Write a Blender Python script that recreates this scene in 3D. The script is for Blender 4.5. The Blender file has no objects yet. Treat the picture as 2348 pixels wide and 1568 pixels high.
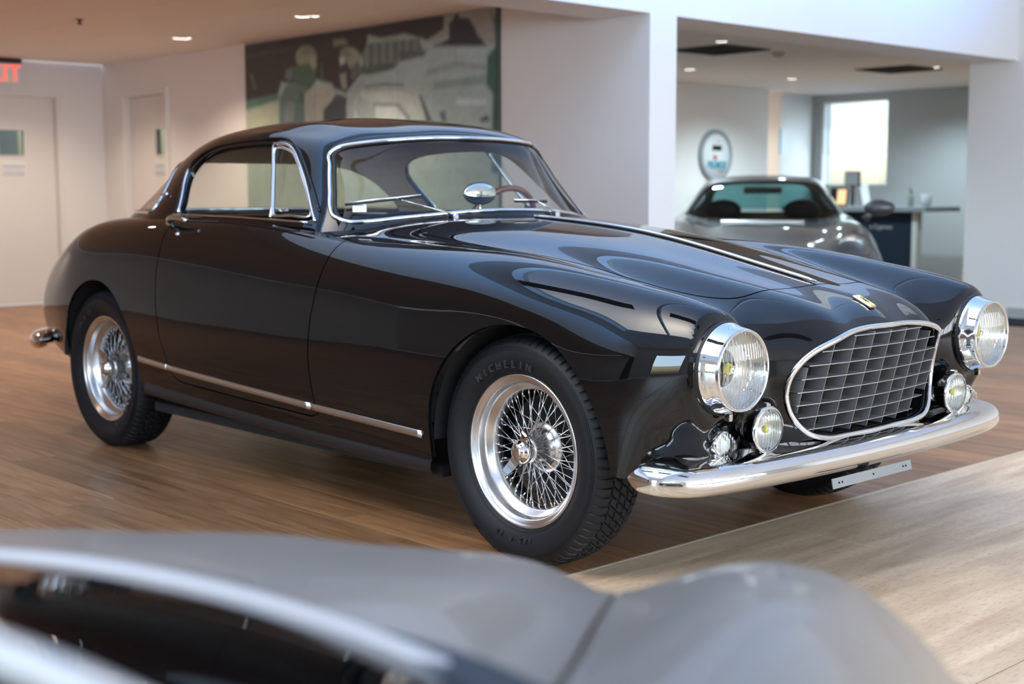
import bpy, math, random
import numpy as np
from mathutils import Vector, Matrix, Euler
random.seed(7)
PI = math.pi
SC = bpy.context.scene
COL = SC.collection

# ------------------------------------------------------------------ camera, world, lights, exposure
CAM = np.array([2.85133, -3.43378, 1.08979])
YAW, PITCH, ROLL, FPX = 2.392907, -0.110225, -0.0024310, 3128.35
fw = np.array([math.cos(PITCH)*math.cos(YAW), math.cos(PITCH)*math.sin(YAW), math.sin(PITCH)])
rt = np.cross(fw, [0, 0, 1]); rt /= np.linalg.norm(rt); up = np.cross(rt, fw)
rt2 = math.cos(ROLL)*rt + math.sin(ROLL)*up
up2 = -math.sin(ROLL)*rt + math.cos(ROLL)*up
cd = bpy.data.cameras.new('camera'); cam = bpy.data.objects.new('camera', cd); COL.objects.link(cam)
cam.matrix_world = Matrix(((rt2[0], up2[0], -fw[0], CAM[0]), (rt2[1], up2[1], -fw[1], CAM[1]), (rt2[2], up2[2], -fw[2], CAM[2]), (0, 0, 0, 1)))
cd.sensor_fit = 'HORIZONTAL'; cd.sensor_width = 36.0; cd.lens = 36.0*FPX/2348.0
cd.clip_start = 0.02; cd.clip_end = 200
cd.dof.use_dof = True; cd.dof.focus_distance = 3.75; cd.dof.aperture_fstop = 2.9; cd.dof.aperture_blades = 0
SC.camera = cam

w = bpy.data.worlds.new('world'); SC.world = w; w.use_nodes = True
wn = w.node_tree; wn.nodes.clear()
wo = wn.nodes.new('ShaderNodeOutputWorld'); wb = wn.nodes.new('ShaderNodeBackground'); sky = wn.nodes.new('ShaderNodeTexSky')
sky.sky_type = 'NISHITA'; sky.sun_disc = False; sky.sun_elevation = math.radians(48); sky.sun_rotation = math.radians(200)
sky.air_density = 1.2; sky.dust_density = 2.0; sky.ozone_density = 1.2
wb.inputs['Strength'].default_value = 0.55
wn.links.new(sky.outputs[0], wb.inputs[0]); wn.links.new(wb.outputs[0], wo.inputs[0])

SC.view_settings.view_transform = 'Standard'; SC.view_settings.look = 'None'
SC.view_settings.gamma = 1.0; SC.view_settings.use_curve_mapping = False
SC.view_settings.exposure = 0.25
SC.cycles.max_bounces = 10; SC.cycles.diffuse_bounces = 5; SC.cycles.glossy_bounces = 6; SC.cycles.transparent_max_bounces = 16
SC.cycles.use_denoising = True; SC.cycles.caustics_reflective = False; SC.cycles.caustics_refractive = False
SC.cycles.sample_clamp_indirect = 8

def area(name, loc, target, sx, sy, power, col):
    l = bpy.data.lights.new(name, 'AREA'); l.shape = 'RECTANGLE'; l.size = sx; l.size_y = sy; l.energy = power; l.color = col
    o = bpy.data.objects.new(name, l); COL.objects.link(o); o.location = loc
    o.rotation_euler = (Vector(target)-Vector(loc)).to_track_quat('-Z', 'Y').to_euler()
    return o
# daylight through the showroom's glass fronts (portal-like, outside the window openings), plus one added blue fill
area('daylight_front', (9.9, -1.0, 2.4), (0, -0.6, 1.2), 13.0, 3.0, 1500, (0.90, 0.90, 0.97))
u_ = area('fascia_blue_fill', (9.95, 0, 1.7), (-2.79, 0.3, 3.65), 13.0, 1.2, 260, (0.10, 0.40, 1.0)); u_.data.spread = math.radians(13)  # unseen narrow beam, added to turn the upper fascia and its reflections blue
area('daylight_far', (1.5, -8.6, 2.6), (0, 0, 1.6), 8.0, 2.6, 700, (0.52, 0.74, 1.0))
area('daylight_window', (-6.3, 12.6, 1.7), (-6.0, 8.0, 1.0), 1.0, 1.2, 120, (0.75, 0.9, 1.0))
def lamp(name, loc, power, col, r=0.05, ang=150):
    l = bpy.data.lights.new(name, 'SPOT'); l.energy = power; l.color = col; l.shadow_soft_size = r; l.spot_size = math.radians(ang); l.spot_blend = 0.8
    o = bpy.data.objects.new(name, l); COL.objects.link(o); o.location = loc; return o
for x_, y_ in ((-5.49, 2.27), (-7.31, 2.33), (-9.0, 2.2), (-5.0, -0.6), (-7.2, -0.6), (-9.2, -0.6), (-5.0, -3.4), (-7.6, -3.4)):
    lamp('hall_lamp', (x_, y_-0.25, 2.31), 88 if x_ > -8.5 else 62, (1.0, 0.82, 0.66), ang=135)
for x_, y_ in ((-4.53, 5.85), (-6.43, 7.72), (-6.46, 9.54), (-4.6, 9.41), (-5.6, 11.0)):
    lamp('office_lamp', (x_, y_, 2.31), 130, (0.70, 0.90, 1.0), ang=150)
lamp('recess_fill', (-8.7, 10.9, 2.2), 40, (1.0, 0.85, 0.62))  # added lamp with no fitting, brightens the warm recess panel

# ------------------------------------------------------------------ materials
MATS = {}
def nodes_of(name):
    m = bpy.data.materials.new(name); m.use_nodes = True; MATS[name] = m
    return m, m.node_tree, m.node_tree.nodes['Principled BSDF']
def pbr(name, col, rough=0.5, metal=0.0, **kw):
    m, nt, b = nodes_of(name)
    b.inputs['Base Color'].default_value = (*col, 1); b.inputs['Roughness'].default_value = rough; b.inputs['Metallic'].default_value = metal
    for k, v in kw.items(): b.inputs[k.replace('_', ' ')].default_value = v
    return m
def noisy(m, scale, amt, detail=4, stretch=(1, 1, 1), bump=0.0, rough=0.0):
    """mottle a material's base colour and relief in object space"""
    nt = m.node_tree; b = nt.nodes['Principled BSDF']
    tc = nt.nodes.new('ShaderNodeTexCoord'); mp = nt.nodes.new('ShaderNodeMapping'); mp.inputs['Scale'].default_value = stretch
    n = nt.nodes.new('ShaderNodeTexNoise'); n.inputs['Scale'].default_value = scale; n.inputs['Detail'].default_value = detail
    nt.links.new(tc.outputs['Object'], mp.inputs[0]); nt.links.new(mp.outputs[0], n.inputs['Vector'])
    c = b.inputs['Base Color'].default_value[:]
    mx = nt.nodes.new('ShaderNodeMix'); mx.data_type = 'RGBA'
    mx.inputs[6].default_value = (*[max(0, v*(1-amt)) for v in c[:3]], 1); mx.inputs[7].default_value = (*[min(1, v*(1+amt)) for v in c[:3]], 1)
    nt.links.new(n.outputs[0], mx.inputs[0]); nt.links.new(mx.outputs[2], b.inputs['Base Color'])
    if bump:
        bp = nt.nodes.new('ShaderNodeBump'); bp.inputs['Strength'].default_value = bump; bp.inputs['Distance'].default_value = 0.002
        nt.links.new(n.outputs[0], bp.inputs['Height']); nt.links.new(bp.outputs[0], b.inputs['Normal'])
    return m
pbr('black_paint', (0.0030, 0.0032, 0.0040), 0.015, 0.0, IOR=1.52)
pbr('black_underside', (0.01, 0.01, 0.011), 0.75)
pbr('black_satin', (0.012, 0.012, 0.014), 0.38)
pbr('chrome', (0.74, 0.73, 0.72), 0.06, 1.0)
pbr('satin_aluminium', (0.66, 0.65, 0.65), 0.26, 1.0)
pbr('polished_aluminium', (0.76, 0.75, 0.75), 0.24, 1.0)
pbr('dull_steel', (0.30, 0.31, 0.32), 0.5, 0.8)
pbr('grille_metal', (0.45, 0.45, 0.46), 0.5, 0.9)
pbr('spoke_metal', (0.60, 0.60, 0.61), 0.18, 1.0)
noisy(pbr('rubber', (0.007, 0.0078, 0.010), 0.55, Specular_IOR_Level=0.32), 60, 0.25)
pbr('rubber_mark', (0.028, 0.029, 0.032), 0.35)
pbr('black_rubber', (0.008, 0.008, 0.009), 0.6)
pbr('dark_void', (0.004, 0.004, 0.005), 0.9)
noisy(pbr('tan_leather', (0.42, 0.27, 0.20), 0.5), 30, 0.15, bump=0.2)
noisy(pbr('tan_headliner', (0.60, 0.46, 0.34), 0.8), 40, 0.15)
pbr('pillar_cream', (0.55, 0.48, 0.36), 0.6)
noisy(pbr('wood_rim', (0.20, 0.07, 0.03), 0.3, 0.0, Coat_Weight=0.5), 18, 0.3)
pbr('bulb_yellow', (0.95, 0.78, 0.02), 0.25, 0.0)
pbr('red_lens', (0.35, 0.01, 0.01), 0.08, 0.0, Coat_Weight=1.0)
pbr('paper_white', (0.80, 0.83, 0.84), 0.6)
pbr('ink_dark', (0.05, 0.06, 0.09), 0.6)
pbr('ink_grey', (0.30, 0.33, 0.36), 0.6)
noisy(pbr('silver_paint', (0.29, 0.245, 0.20), 0.45, 0.15, Coat_Weight=0.25, Coat_Roughness=0.04), 3, 0.02)
noisy(pbr('grey_car_paint', (0.065, 0.066, 0.075), 0.45, 0.3, Coat_Weight=0.8, Coat_Roughness=0.03), 3, 0.03)
noisy(pbr('wall_white', (0.80, 0.79, 0.77), 0.85), 2.0, 0.02, bump=0.05)
noisy(pbr('wall_grey', (0.42, 0.44, 0.44), 0.85), 2.0, 0.02)
noisy(pbr('ceiling_white', (0.84, 0.79, 0.75), 0.9), 2.5, 0.02)
noisy(pbr('trim_white', (0.78, 0.76, 0.73), 0.5), 3, 0.02)
noisy(pbr('door_white', (0.76, 0.74, 0.71), 0.5), 3, 0.02)
pbr('floor_gap', (0.035, 0.022, 0.015), 0.9)
pbr('grout', (0.30, 0.26, 0.22), 0.9)
pbr('vent_dark', (0.035, 0.03, 0.03), 0.7)
pbr('counter_blue', (0.008, 0.018, 0.030), 0.8, Specular_IOR_Level=0.15)
pbr('counter_top', (0.16, 0.18, 0.20), 0.35)
pbr('warm_panel', (0.80, 0.58, 0.36), 0.7)
pbr('white_plastic', (0.82, 0.82, 0.82), 0.4)
pbr('bottle_glassy', (0.35, 0.42, 0.36), 0.1, 0.0, Transmission_Weight=0.6)
pbr('screen_dark', (0.01, 0.012, 0.015), 0.15)
pbr('teal_ink', (0.03, 0.28, 0.42), 0.6)
pbr('red_ink', (0.55, 0.03, 0.03), 0.6)
pbr('yellow_enamel', (0.75, 0.55, 0.05), 0.25, 0.0, Coat_Weight=1.0)
pbr('seat_black', (0.02, 0.022, 0.026), 0.55)
pbr('green_foliage', (0.05, 0.12, 0.05), 0.8)
pbr('pavement', (0.35, 0.34, 0.33), 0.9)
pbr('blind_white', (0.80, 0.84, 0.88), 0.6)
def emis(name, col, st):
    m, nt, b = nodes_of(name); b.inputs['Base Color'].default_value = (0, 0, 0, 1)
    b.inputs['Emission Color'].default_value = (*col, 1); b.inputs['Emission Strength'].default_value = st; return m
emis('lamp_glow', (1.0, 0.95, 0.88), 14.0)
emis('exit_red', (1.0, 0.10, 0.05), 1.3)
emis('screen_warm', (1.0, 0.62, 0.32), 1.2)
def glass(name, tint, ior=1.45, rough=0.0, bump_scale=0, refl=1.0):
    m = bpy.data.materials.new(name); m.use_nodes = True; nt = m.node_tree; nt.nodes.clear(); MATS[name] = m
    o = nt.nodes.new('ShaderNodeOutputMaterial'); t = nt.nodes.new('ShaderNodeBsdfTransparent'); g = nt.nodes.new('ShaderNodeBsdfGlossy')
    geo = nt.nodes.new('ShaderNodeNewGeometry'); dt = nt.nodes.new('ShaderNodeVectorMath'); dt.operation = 'DOT_PRODUCT'; mx = nt.nodes.new('ShaderNodeMixShader')
    t.inputs[0].default_value = (*tint, 1); g.inputs['Roughness'].default_value = rough
    if bump_scale:
        tc = nt.nodes.new('ShaderNodeTexCoord'); wv = nt.nodes.new('ShaderNodeTexWave'); wv.inputs['Scale'].default_value = bump_scale
        wv.bands_direction = 'Y'; bp = nt.nodes.new('ShaderNodeBump'); bp.inputs['Strength'].default_value = 0.9; bp.inputs['Distance'].default_value = 0.004
        nt.links.new(tc.outputs['Object'], wv.inputs['Vector']); nt.links.new(wv.outputs[0], bp.inputs['Height'])
        nt.links.new(bp.outputs[0], g.inputs['Normal']); nt.links.new(bp.outputs[0], dt.inputs[0])
    else: nt.links.new(geo.outputs['Normal'], dt.inputs[0])
    nt.links.new(geo.outputs['Incoming'], dt.inputs[1])
    def mth(op, a, b_=None):
        q = nt.nodes.new('ShaderNodeMath'); q.operation = op
        for k, v in enumerate((a, b_)):
            if v is None: continue
            if isinstance(v, (int, float)): q.inputs[k].default_value = v
            else: nt.links.new(v, q.inputs[k])
        return q.outputs[0]
    f0 = ((ior-1)/(ior+1))**2
    sch = mth('POWER', mth('SUBTRACT', 1.0, mth('MINIMUM', mth('ABSOLUTE', dt.outputs['Value']), 1.0)), 5.0)
    fres = mth('ADD', mth('MULTIPLY', sch, 1-f0), f0)      # thin pane: same from either side
    mm = nt.nodes.new('ShaderNodeMath'); mm.operation = 'MULTIPLY'; mm.inputs[1].default_value = refl; mm.use_clamp = True
    nt.links.new(fres, mm.inputs[0]); nt.links.new(mm.outputs[0], mx.inputs[0])
    nt.links.new(t.outputs[0], mx.inputs[1]); nt.links.new(g.outputs[0], mx.inputs[2]); nt.links.new(mx.outputs[0], o.inputs[0])
    return m
glass('car_glass', (0.92, 0.95, 0.93), 1.5, 0.0, refl=1.0)
glass('lens_glass', (0.93, 0.95, 0.93), 1.6, 0.02, 26, refl=1.3)
glass('window_glass', (0.94, 0.97, 0.98), 1.45)
glass('dark_glass', (0.10, 0.13, 0.15), 1.3)
pbr('bright_moulding', (0.74, 0.70, 0.66), 0.4, 0.4)
glass('teal_glass', (0.30, 0.62, 0.62), 1.45)
glass('smoked_glass', (0.42, 0.50, 0.50), 1.35)
glass('tint_glass', (0.42, 0.46, 0.44), 1.5)

def wood_material():
    m, nt, b = nodes_of('oak_floor')
    tc = nt.nodes.new('ShaderNodeTexCoord'); geo = nt.nodes.new('ShaderNodeNewGeometry'); oi = nt.nodes.new('ShaderNodeObjectInfo')
    mp = nt.nodes.new('ShaderNodeMapping'); mp.inputs['Scale'].default_value = (0.9, 11, 1)
    ad = nt.nodes.new('ShaderNodeVectorMath'); ad.operation = 'ADD'
    cx = nt.nodes.new('ShaderNodeCombineXYZ'); ml = nt.nodes.new('ShaderNodeMath'); ml.operation = 'MULTIPLY'; ml.inputs[1].default_value = 37.0
    nt.links.new(oi.outputs['Random'], ml.inputs[0]); nt.links.new(ml.outputs[0], cx.inputs[0]); nt.links.new(ml.outputs[0], cx.inputs[1])
    nt.links.new(geo.outputs['Position'], ad.inputs[0]); nt.links.new(cx.outputs[0], ad.inputs[1]); nt.links.new(ad.outputs[0], mp.inputs[0])
    n = nt.nodes.new('ShaderNodeTexNoise'); n.inputs['Scale'].default_value = 2.2; n.inputs['Detail'].default_value = 9; n.inputs['Distortion'].default_value = 1.2
    nt.links.new(mp.outputs[0], n.inputs['Vector'])
    cr = nt.nodes.new('ShaderNodeValToRGB'); e = cr.color_ramp.elements
    e[0].position = 0.30; e[0].color = (0.185, 0.084, 0.034, 1); e[1].position = 0.72; e[1].color = (0.40, 0.212, 0.098, 1)
    nt.links.new(n.outputs[0], cr.inputs[0])
    hsv = nt.nodes.new('ShaderNodeHueSaturation'); mr = nt.nodes.new('ShaderNodeMapRange'); mr.inputs[3].default_value = 0.80; mr.inputs[4].default_value = 1.22
    nt.links.new(oi.outputs['Random'], mr.inputs[0]); nt.links.new(mr.outputs[0], hsv.inputs['Value']); nt.links.new(cr.outputs[0], hsv.inputs['Color'])
    nt.links.new(hsv.outputs[0], b.inputs['Base Color'])
    b.inputs['Roughness'].default_value = 0.36
    bp = nt.nodes.new('ShaderNodeBump'); bp.inputs['Strength'].default_value = 0.12; bp.inputs['Distance'].default_value = 0.002
    nt.links.new(n.outputs[0], bp.inputs['Height']); nt.links.new(bp.outputs[0], b.inputs['Normal'])
wood_material()
def stone_material():
    m, nt, b = nodes_of('travertine')
    geo = nt.nodes.new('ShaderNodeNewGeometry'); mp = nt.nodes.new('ShaderNodeMapping'); mp.inputs['Scale'].default_value = (7.0, 0.9, 1)
    nt.links.new(geo.outputs['Position'], mp.inputs[0])
    n = nt.nodes.new('ShaderNodeTexNoise'); n.inputs['Scale'].default_value = 2.0; n.inputs['Detail'].default_value = 12; n.inputs['Distortion'].default_value = 0.35
    n2 = nt.nodes.new('ShaderNodeTexNoise'); n2.inputs['Scale'].default_value = 30; n2.inputs['Detail'].default_value = 6
    nt.links.new(mp.outputs[0], n.inputs['Vector']); nt.links.new(mp.outputs[0], n2.inputs['Vector'])
    cr = nt.nodes.new('ShaderNodeValToRGB'); e = cr.color_ramp.elements
    e[0].position = 0.30; e[0].color = (0.50, 0.35, 0.22, 1); e[1].position = 0.70; e[1].color = (0.80, 0.62, 0.43, 1)
    nt.links.new(n.outputs[0], cr.inputs[0])
    c2 = nt.nodes.new('ShaderNodeValToRGB'); e = c2.color_ramp.elements
    e[0].position = 0.36; e[0].color = (0.55, 0.5, 0.45, 1); e[1].position = 0.47; e[1].color = (1, 1, 1, 1)
    nt.links.new(n2.outputs[0], c2.inputs[0])
    mx = nt.nodes.new('ShaderNodeMix'); mx.data_type = 'RGBA'; mx.blend_type = 'MULTIPLY'; mx.inputs[0].default_value = 0.45
    nt.links.new(cr.outputs[0], mx.inputs[6]); nt.links.new(c2.outputs[0], mx.inputs[7]); nt.links.new(mx.outputs[2], b.inputs['Base Color'])
    b.inputs['Roughness'].default_value = 0.42
stone_material()

# ------------------------------------------------------------------ mesh helpers
def mesh_obj(name, V, F, mat, parent=None, smooth=False, N=None, loc=None):
    me = bpy.data.meshes.new(name)
    me.from_pydata([tuple(map(float, v)) for v in V], [], [tuple(f) for f in F])
    if smooth: me.polygons.foreach_set('use_smooth', [True]*len(me.polygons))
    if mat: me.materials.append(MATS[mat])
    me.update()
    if N is not None: me.normals_split_custom_set_from_vertices([tuple(map(float, n)) for n in N])
    o = bpy.data.objects.new(name, me); COL.objects.link(o)
    if parent: o.parent = parent
    if loc is not None: o.location = loc
    return o
def tag(o, label, cat, group=None, kind=None):
    o['label'] = label; o['category'] = cat
    if group: o['group'] = group
    if kind: o['kind'] = kind
    return o
def struct(o): o['kind'] = 'structure'; return o
def empty(name, loc=(0, 0, 0), rz=0, parent=None):
    o = bpy.data.objects.new(name, None); COL.objects.link(o); o.location = loc; o.rotation_euler = (0, 0, rz); o.empty_display_size = 0.1
    if parent: o.parent = parent
    return o
class MB:
    def __init__(s): s.V = []; s.F = []
    def add(s, V, F):
        k = len(s.V); s.V += [tuple(v) for v in V]; s.F += [tuple(i+k for i in f) for f in F]; return s
    def box(s, a, b, bev=0.0):
        x0, y0, z0 = a; x1, y1, z1 = b
        if x1 < x0: x0, x1 = x1, x0
        if y1 < y0: y0, y1 = y1, y0
        if z1 < z0: z0, z1 = z1, z0
        if bev <= 0:
            V = [(x, y, z) for z in (z0, z1) for y in (y0, y1) for x in (x0, x1)]
            return s.add(V, [(0, 2, 3, 1), (4, 5, 7, 6), (0, 1, 5, 4), (2, 6, 7, 3), (0, 4, 6, 2), (1, 3, 7, 5)])
        c = bev; V = []; F = []
        # top chamfered box
        r0 = [(x0, y0), (x1, y0), (x1, y1), (x0, y1)]; r1 = [(x0+c, y0+c), (x1-c, y0+c), (x1-c, y1-c), (x0+c, y1-c)]
        V = [(*p, z0) for p in r0]+[(*p, z1-c) for p in r0]+[(*p, z1) for p in r1]
        F = [(3, 2, 1, 0), (8, 9, 10, 11)]
        for i in range(4):
            j = (i+1) % 4; F += [(i, j, 4+j, 4+i), (4+i, 4+j, 8+j, 8+i)]
        return s.add(V, F)
    def lathe(s, prof, n=48, axis='y', c=(0, 0, 0), close=False, arc=2*PI):
        """prof: list of (r, h) ; rotates about the axis"""
        V = []; m = len(prof)
        full = abs(arc-2*PI) < 1e-6
        nn = n if full else n+1
        for i in range(nn):
            a = arc*i/n; ca, sa = math.cos(a), math.sin(a)
            for r, h in prof:
                if axis == 'y': p = (r*ca, h, r*sa)
                elif axis == 'x': p = (h, r*ca, r*sa)
                else: p = (r*ca, r*sa, h)
                V.append((p[0]+c[0], p[1]+c[1], p[2]+c[2]))
        F = []
        for i in range(n):
            j = (i+1) % nn
            for k in range(m-1 if not close else m):
                l = (k+1) % m
                F.append((i*m+k, j*m+k, j*m+l, i*m+l))
        return s.add(V, F)
    def tube(s, pts, r, n=8, closed=False, flat=None, upv=(0, 0, 1), caps=True):
        pts = [np.array(p, float) for p in pts]; m = len(pts); V = []; F = []
        rr = r if hasattr(r, '__len__') else [r]*m
        ref = np.array(upv, float)
        for i, p in enumerate(pts):
            a = pts[(i-1) % m] if (closed or i > 0) else p; b = pts[(i+1) % m] if (closed or i < m-1) else p
            t = b-a; t /= (np.linalg.norm(t)+1e-12)
            u = np.cross(ref, t); 
            if np.linalg.norm(u) < 1e-4: u = np.cross([1, 0, 0.01], t)
            u /= np.linalg.norm(u); v = np.cross(t, u)
            fl = flat or 1.0
            for k in range(n):
                an = 2*PI*k/n
                V.append(p+rr[i]*(math.cos(an)*u+fl*math.sin(an)*v))
        for i in range(m if closed else m-1):
            j = (i+1) % m
            for k in range(n):
                l = (k+1) % n; F.append((i*n+k, i*n+l, j*n+l, j*n+k))
        if caps and not closed:
            F.append(tuple(range(n-1, -1, -1))); F.append(tuple((m-1)*n+k for k in range(n)))
        return s.add(V, F)
    def sphere(s, c, r, nu=16, nv=10, sc=(1, 1, 1)):
        V = [(c[0], c[1], c[2]+r*sc[2])]; F = []
        for j in range(1, nv):
            th = PI*j/nv
            for i in range(nu):
                a = 2*PI*i/nu; V.append((c[0]+r*sc[0]*math.sin(th)*math.cos(a), c[1]+r*sc[1]*math.sin(th)*math.sin(a), c[2]+r*sc[2]*math.cos(th)))
        V.append((c[0], c[1], c[2]-r*sc[2])); L = len(V)-1
        for i in range(nu):
            k = (i+1) % nu; F.append((0, 1+i, 1+k)); F.append((L, 1+(nv-2)*nu+k, 1+(nv-2)*nu+i))
            for j in range(nv-2): F.append((1+j*nu+i, 1+(j+1)*nu+i, 1+(j+1)*nu+k, 1+j*nu+k))
        return s.add(V, F)
    def grid(s, G):
        G = np.asarray(G); a, b = G.shape[:2]
        return s.add(G.reshape(-1, 3).tolist(), [(i*b+j, (i+1)*b+j, (i+1)*b+j+1, i*b+j+1) for i in range(a-1) for j in range(b-1)])
    def prism(s, poly, n, off):
        """poly: list of 3D points, extruded by vector off"""
        m = len(poly); off = np.array(off, float)
        V = [tuple(p) for p in poly]+[tuple(np.array(p)+off) for p in poly]
        F = [tuple(range(m)), tuple(range(2*m-1, m-1, -1))]+[(i, m+i, m+(i+1) % m, (i+1) % m) for i in range(m)]
        return s.add(V, F)
    def build(s, name, mat, parent=None, smooth=False, angle=None, loc=None):
        o = mesh_obj(name, s.V, s.F, mat, parent, smooth or angle is not None, loc=loc)
        if angle is not None: o.data.set_sharp_from_angle(angle=math.radians(angle))
        return o
def box(name, a, b, mat, parent=None, bev=0.0):
    """box with its own origin at its base centre"""
    c = ((a[0]+b[0])/2, (a[1]+b[1])/2, min(a[2], b[2]))
    m = MB().box([a[i]-c[i] for i in range(3)], [b[i]-c[i] for i in range(3)], bev)
    return m.build(name, mat, parent, loc=c)

# ------------------------------------------------------------------ smooth surface machinery
def bbasis(t, nseg):
    t = np.asarray(t)*nseg; i = np.clip(np.floor(t).astype(int), 0, nseg-1); f = t-i
    B = np.zeros((len(t), nseg+3))
    w4 = np.stack([(1-f)**3, 3*f**3-6*f**2+4, -3*f**3+3*f**2+3*f+1, f**3], 1)/6
    for k in range(4): B[np.arange(len(t)), i+k] = w4[:, k]
    return B
def fit_axis(t, Y, nseg, lam):
    """smoothing spline: returns control points for data Y(t)"""
    B = bbasis(t, nseg); n = nseg+3
    D = np.diff(np.eye(n), 3, axis=0)
    A = B.T@B+lam*(D.T@D)+1e-9*np.eye(n)
    return np.linalg.solve(A, B.T@Y.reshape(len(t), -1)).reshape((n,)+Y.shape[1:])
class Sheet:
    """smooth sheet through a net P[nu][nv] of half-body points (y>=0), mirrored at y=0"""
    def __init__(s, P, nu, nv, segu, segv, lu=2e-3, lv=2e-3, post=None):
        P = np.array(P, float); M = P[:, :0:-1].copy(); M[..., 1] *= -1
        Q = np.concatenate([M, P], 1)                       # right side (-y) first
        du = np.linalg.norm(np.diff(Q, axis=0), axis=2).mean(1); tu = np.r_[0, np.cumsum(du)]; tu /= tu[-1]
        dv = np.linalg.norm(np.diff(Q, axis=1), axis=2).mean(0); tv = np.r_[0, np.cumsum(dv)]; tv /= tv[-1]
        C = fit_axis(tu, Q, segu, lu); C = fit_axis(tv, np.swapaxes(C, 0, 1), segv, lv); C = np.swapaxes(C, 0, 1)
        s.U = np.linspace(0, 1, nu); s.V = np.linspace(0, 1, nv)
        Bu = bbasis(s.U, segu); Bv = bbasis(s.V, segv)
        s.P = np.einsum('ai,bj,ijk->abk', Bu, Bv, C)
        if post: s.P = post(s.P)
        s.Su = np.gradient(s.P, axis=0); s.Sv = np.gradient(s.P, axis=1)
        N = np.cross(s.Su, s.Sv); N /= np.linalg.norm(N, axis=2)[..., None]+1e-12
        s.N = N
        s.err = None
    def orient(s, ref):
        """make normals point away from ref point at grid centre"""
        c = s.P[s.P.shape[0]//2, s.P.shape[1]//2]; n = s.N[s.P.shape[0]//2, s.P.shape[1]//2]
        if np.dot(n, c-np.array(ref)) < 0: s.N = -s.N; s.flip = True
        else: s.flip = False
        return s
    def project(s, a, b, va, vb, mask=None):
        """surface point whose coordinates a,b equal (va,vb)"""
        d = (s.P[..., a]-va)**2+(s.P[..., b]-vb)**2
        if mask is not None: d = np.where(mask, d, 1e9)
        i, j = np.unravel_index(np.argmin(d), d.shape)
        i = min(max(i, 1), s.P.shape[0]-2); j = min(max(j, 1), s.P.shape[1]-2)
        A = np.array([[s.Su[i, j, a], s.Sv[i, j, a]], [s.Su[i, j, b], s.Sv[i, j, b]]]); r = np.array([va, vb])-s.P[i, j][[a, b]]
        try: k = np.clip(np.linalg.solve(A, r), -2, 2)
        except np.linalg.LinAlgError: k = np.zeros(2)
        return s.P[i, j]+k[0]*s.Su[i, j]+k[1]*s.Sv[i, j], s.N[i, j]
def clip(s, f, off=0.0, flange=0.009, flangemask=None):
    """part of sheet s where f > 0; returns V, N, F with the cut edge folded inwards"""
    P = s.P+s.N*off; nu, nv = f.shape
    ins = f > 0
    cnt = ins[:-1, :-1].astype(int)+ins[1:, :-1]+ins[1:, 1:]+ins[:-1, 1:]
    idx = -np.ones((nu, nv), int); V = []; NN = []
    Pl = P.reshape(-1, 3); Nl = s.N.reshape(-1, 3); fl = f.ravel()
    F = []; cache = {}; vmap = {}
    def vid(g):
        k = vmap.get(g)
        if k is None:
            k = len(V); vmap[g] = k; V.append(Pl[g]); NN.append(Nl[g])
        return k
    def eid(a, b):
        key = (a, b) if a < b else (b, a)
        k = cache.get(key)
        if k is None:
            fa, fb = fl[key[0]], fl[key[1]]; t = fa/(fa-fb); t = min(max(t, 0.002), 0.998)
            k = len(V); cache[key] = k; V.append(Pl[key[0]]*(1-t)+Pl[key[1]]*t)
            n = Nl[key[0]]*(1-t)+Nl[key[1]]*t; NN.append(n/np.linalg.norm(n))
        return k
    flip = getattr(s, 'flip', False)
    cuts = []
    ii, jj = np.nonzero(cnt > 0)
    for i, j in zip(ii.tolist(), jj.tolist()):
        q = [i*nv+j, (i+1)*nv+j, (i+1)*nv+j+1, i*nv+j+1]
        if flip: q = q[::-1]
        if cnt[i, j] == 4: F.append(tuple(vid(g) for g in q)); continue
        poly = []; cutv = []
        for k in range(4):
            a, b = q[k], q[(k+1) % 4]
            if fl[a] > 0: poly.append(vid(a))
            if (fl[a] > 0) != (fl[b] > 0):
                e = eid(a, b); poly.append(e); cutv.append((e, fl[a] > 0))
        if len(poly) >= 3: F.append(tuple(poly))
        if len(cutv) == 2:
            (e0, o0), (e1, o1) = cutv
            cuts.append((e0, e1) if o0 else (e1, e0))
    if flange and cuts:
        base = {}
        for e0, e1 in cuts:
            for e in (e0, e1):
                if e not in base: base[e] = [np.zeros(3), None]
            t = V[e1]-V[e0]; n = (NN[e0]+NN[e1])/2; side = np.cross(t, n); L = np.linalg.norm(side)
            if L > 1e-9: side /= L
            base[e0][0] += side; base[e1][0] += side
        for e, r in base.items():
            sd = r[0]/(np.linalg.norm(r[0])+1e-9)
            a = len(V); V.append(V[e].copy()); NN.append((sd+NN[e]*0.15)/np.linalg.norm(sd+NN[e]*0.15)); V.append(V[e]-NN[e]*flange); NN.append(sd); r[1] = a
        for e0, e1 in cuts:
            a, b = base[e0][1], base[e1][1]
            F.append((b, a, a+1, b+1))
    return V, NN, F
def panel(name, sheet, f, mat, parent, **kw):
    V, N, F = clip(sheet, f, **kw)
    if not F: print('EMPTY PANEL', name); return None
    return mesh_obj(name, V, F, mat, parent, True, N)
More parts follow.
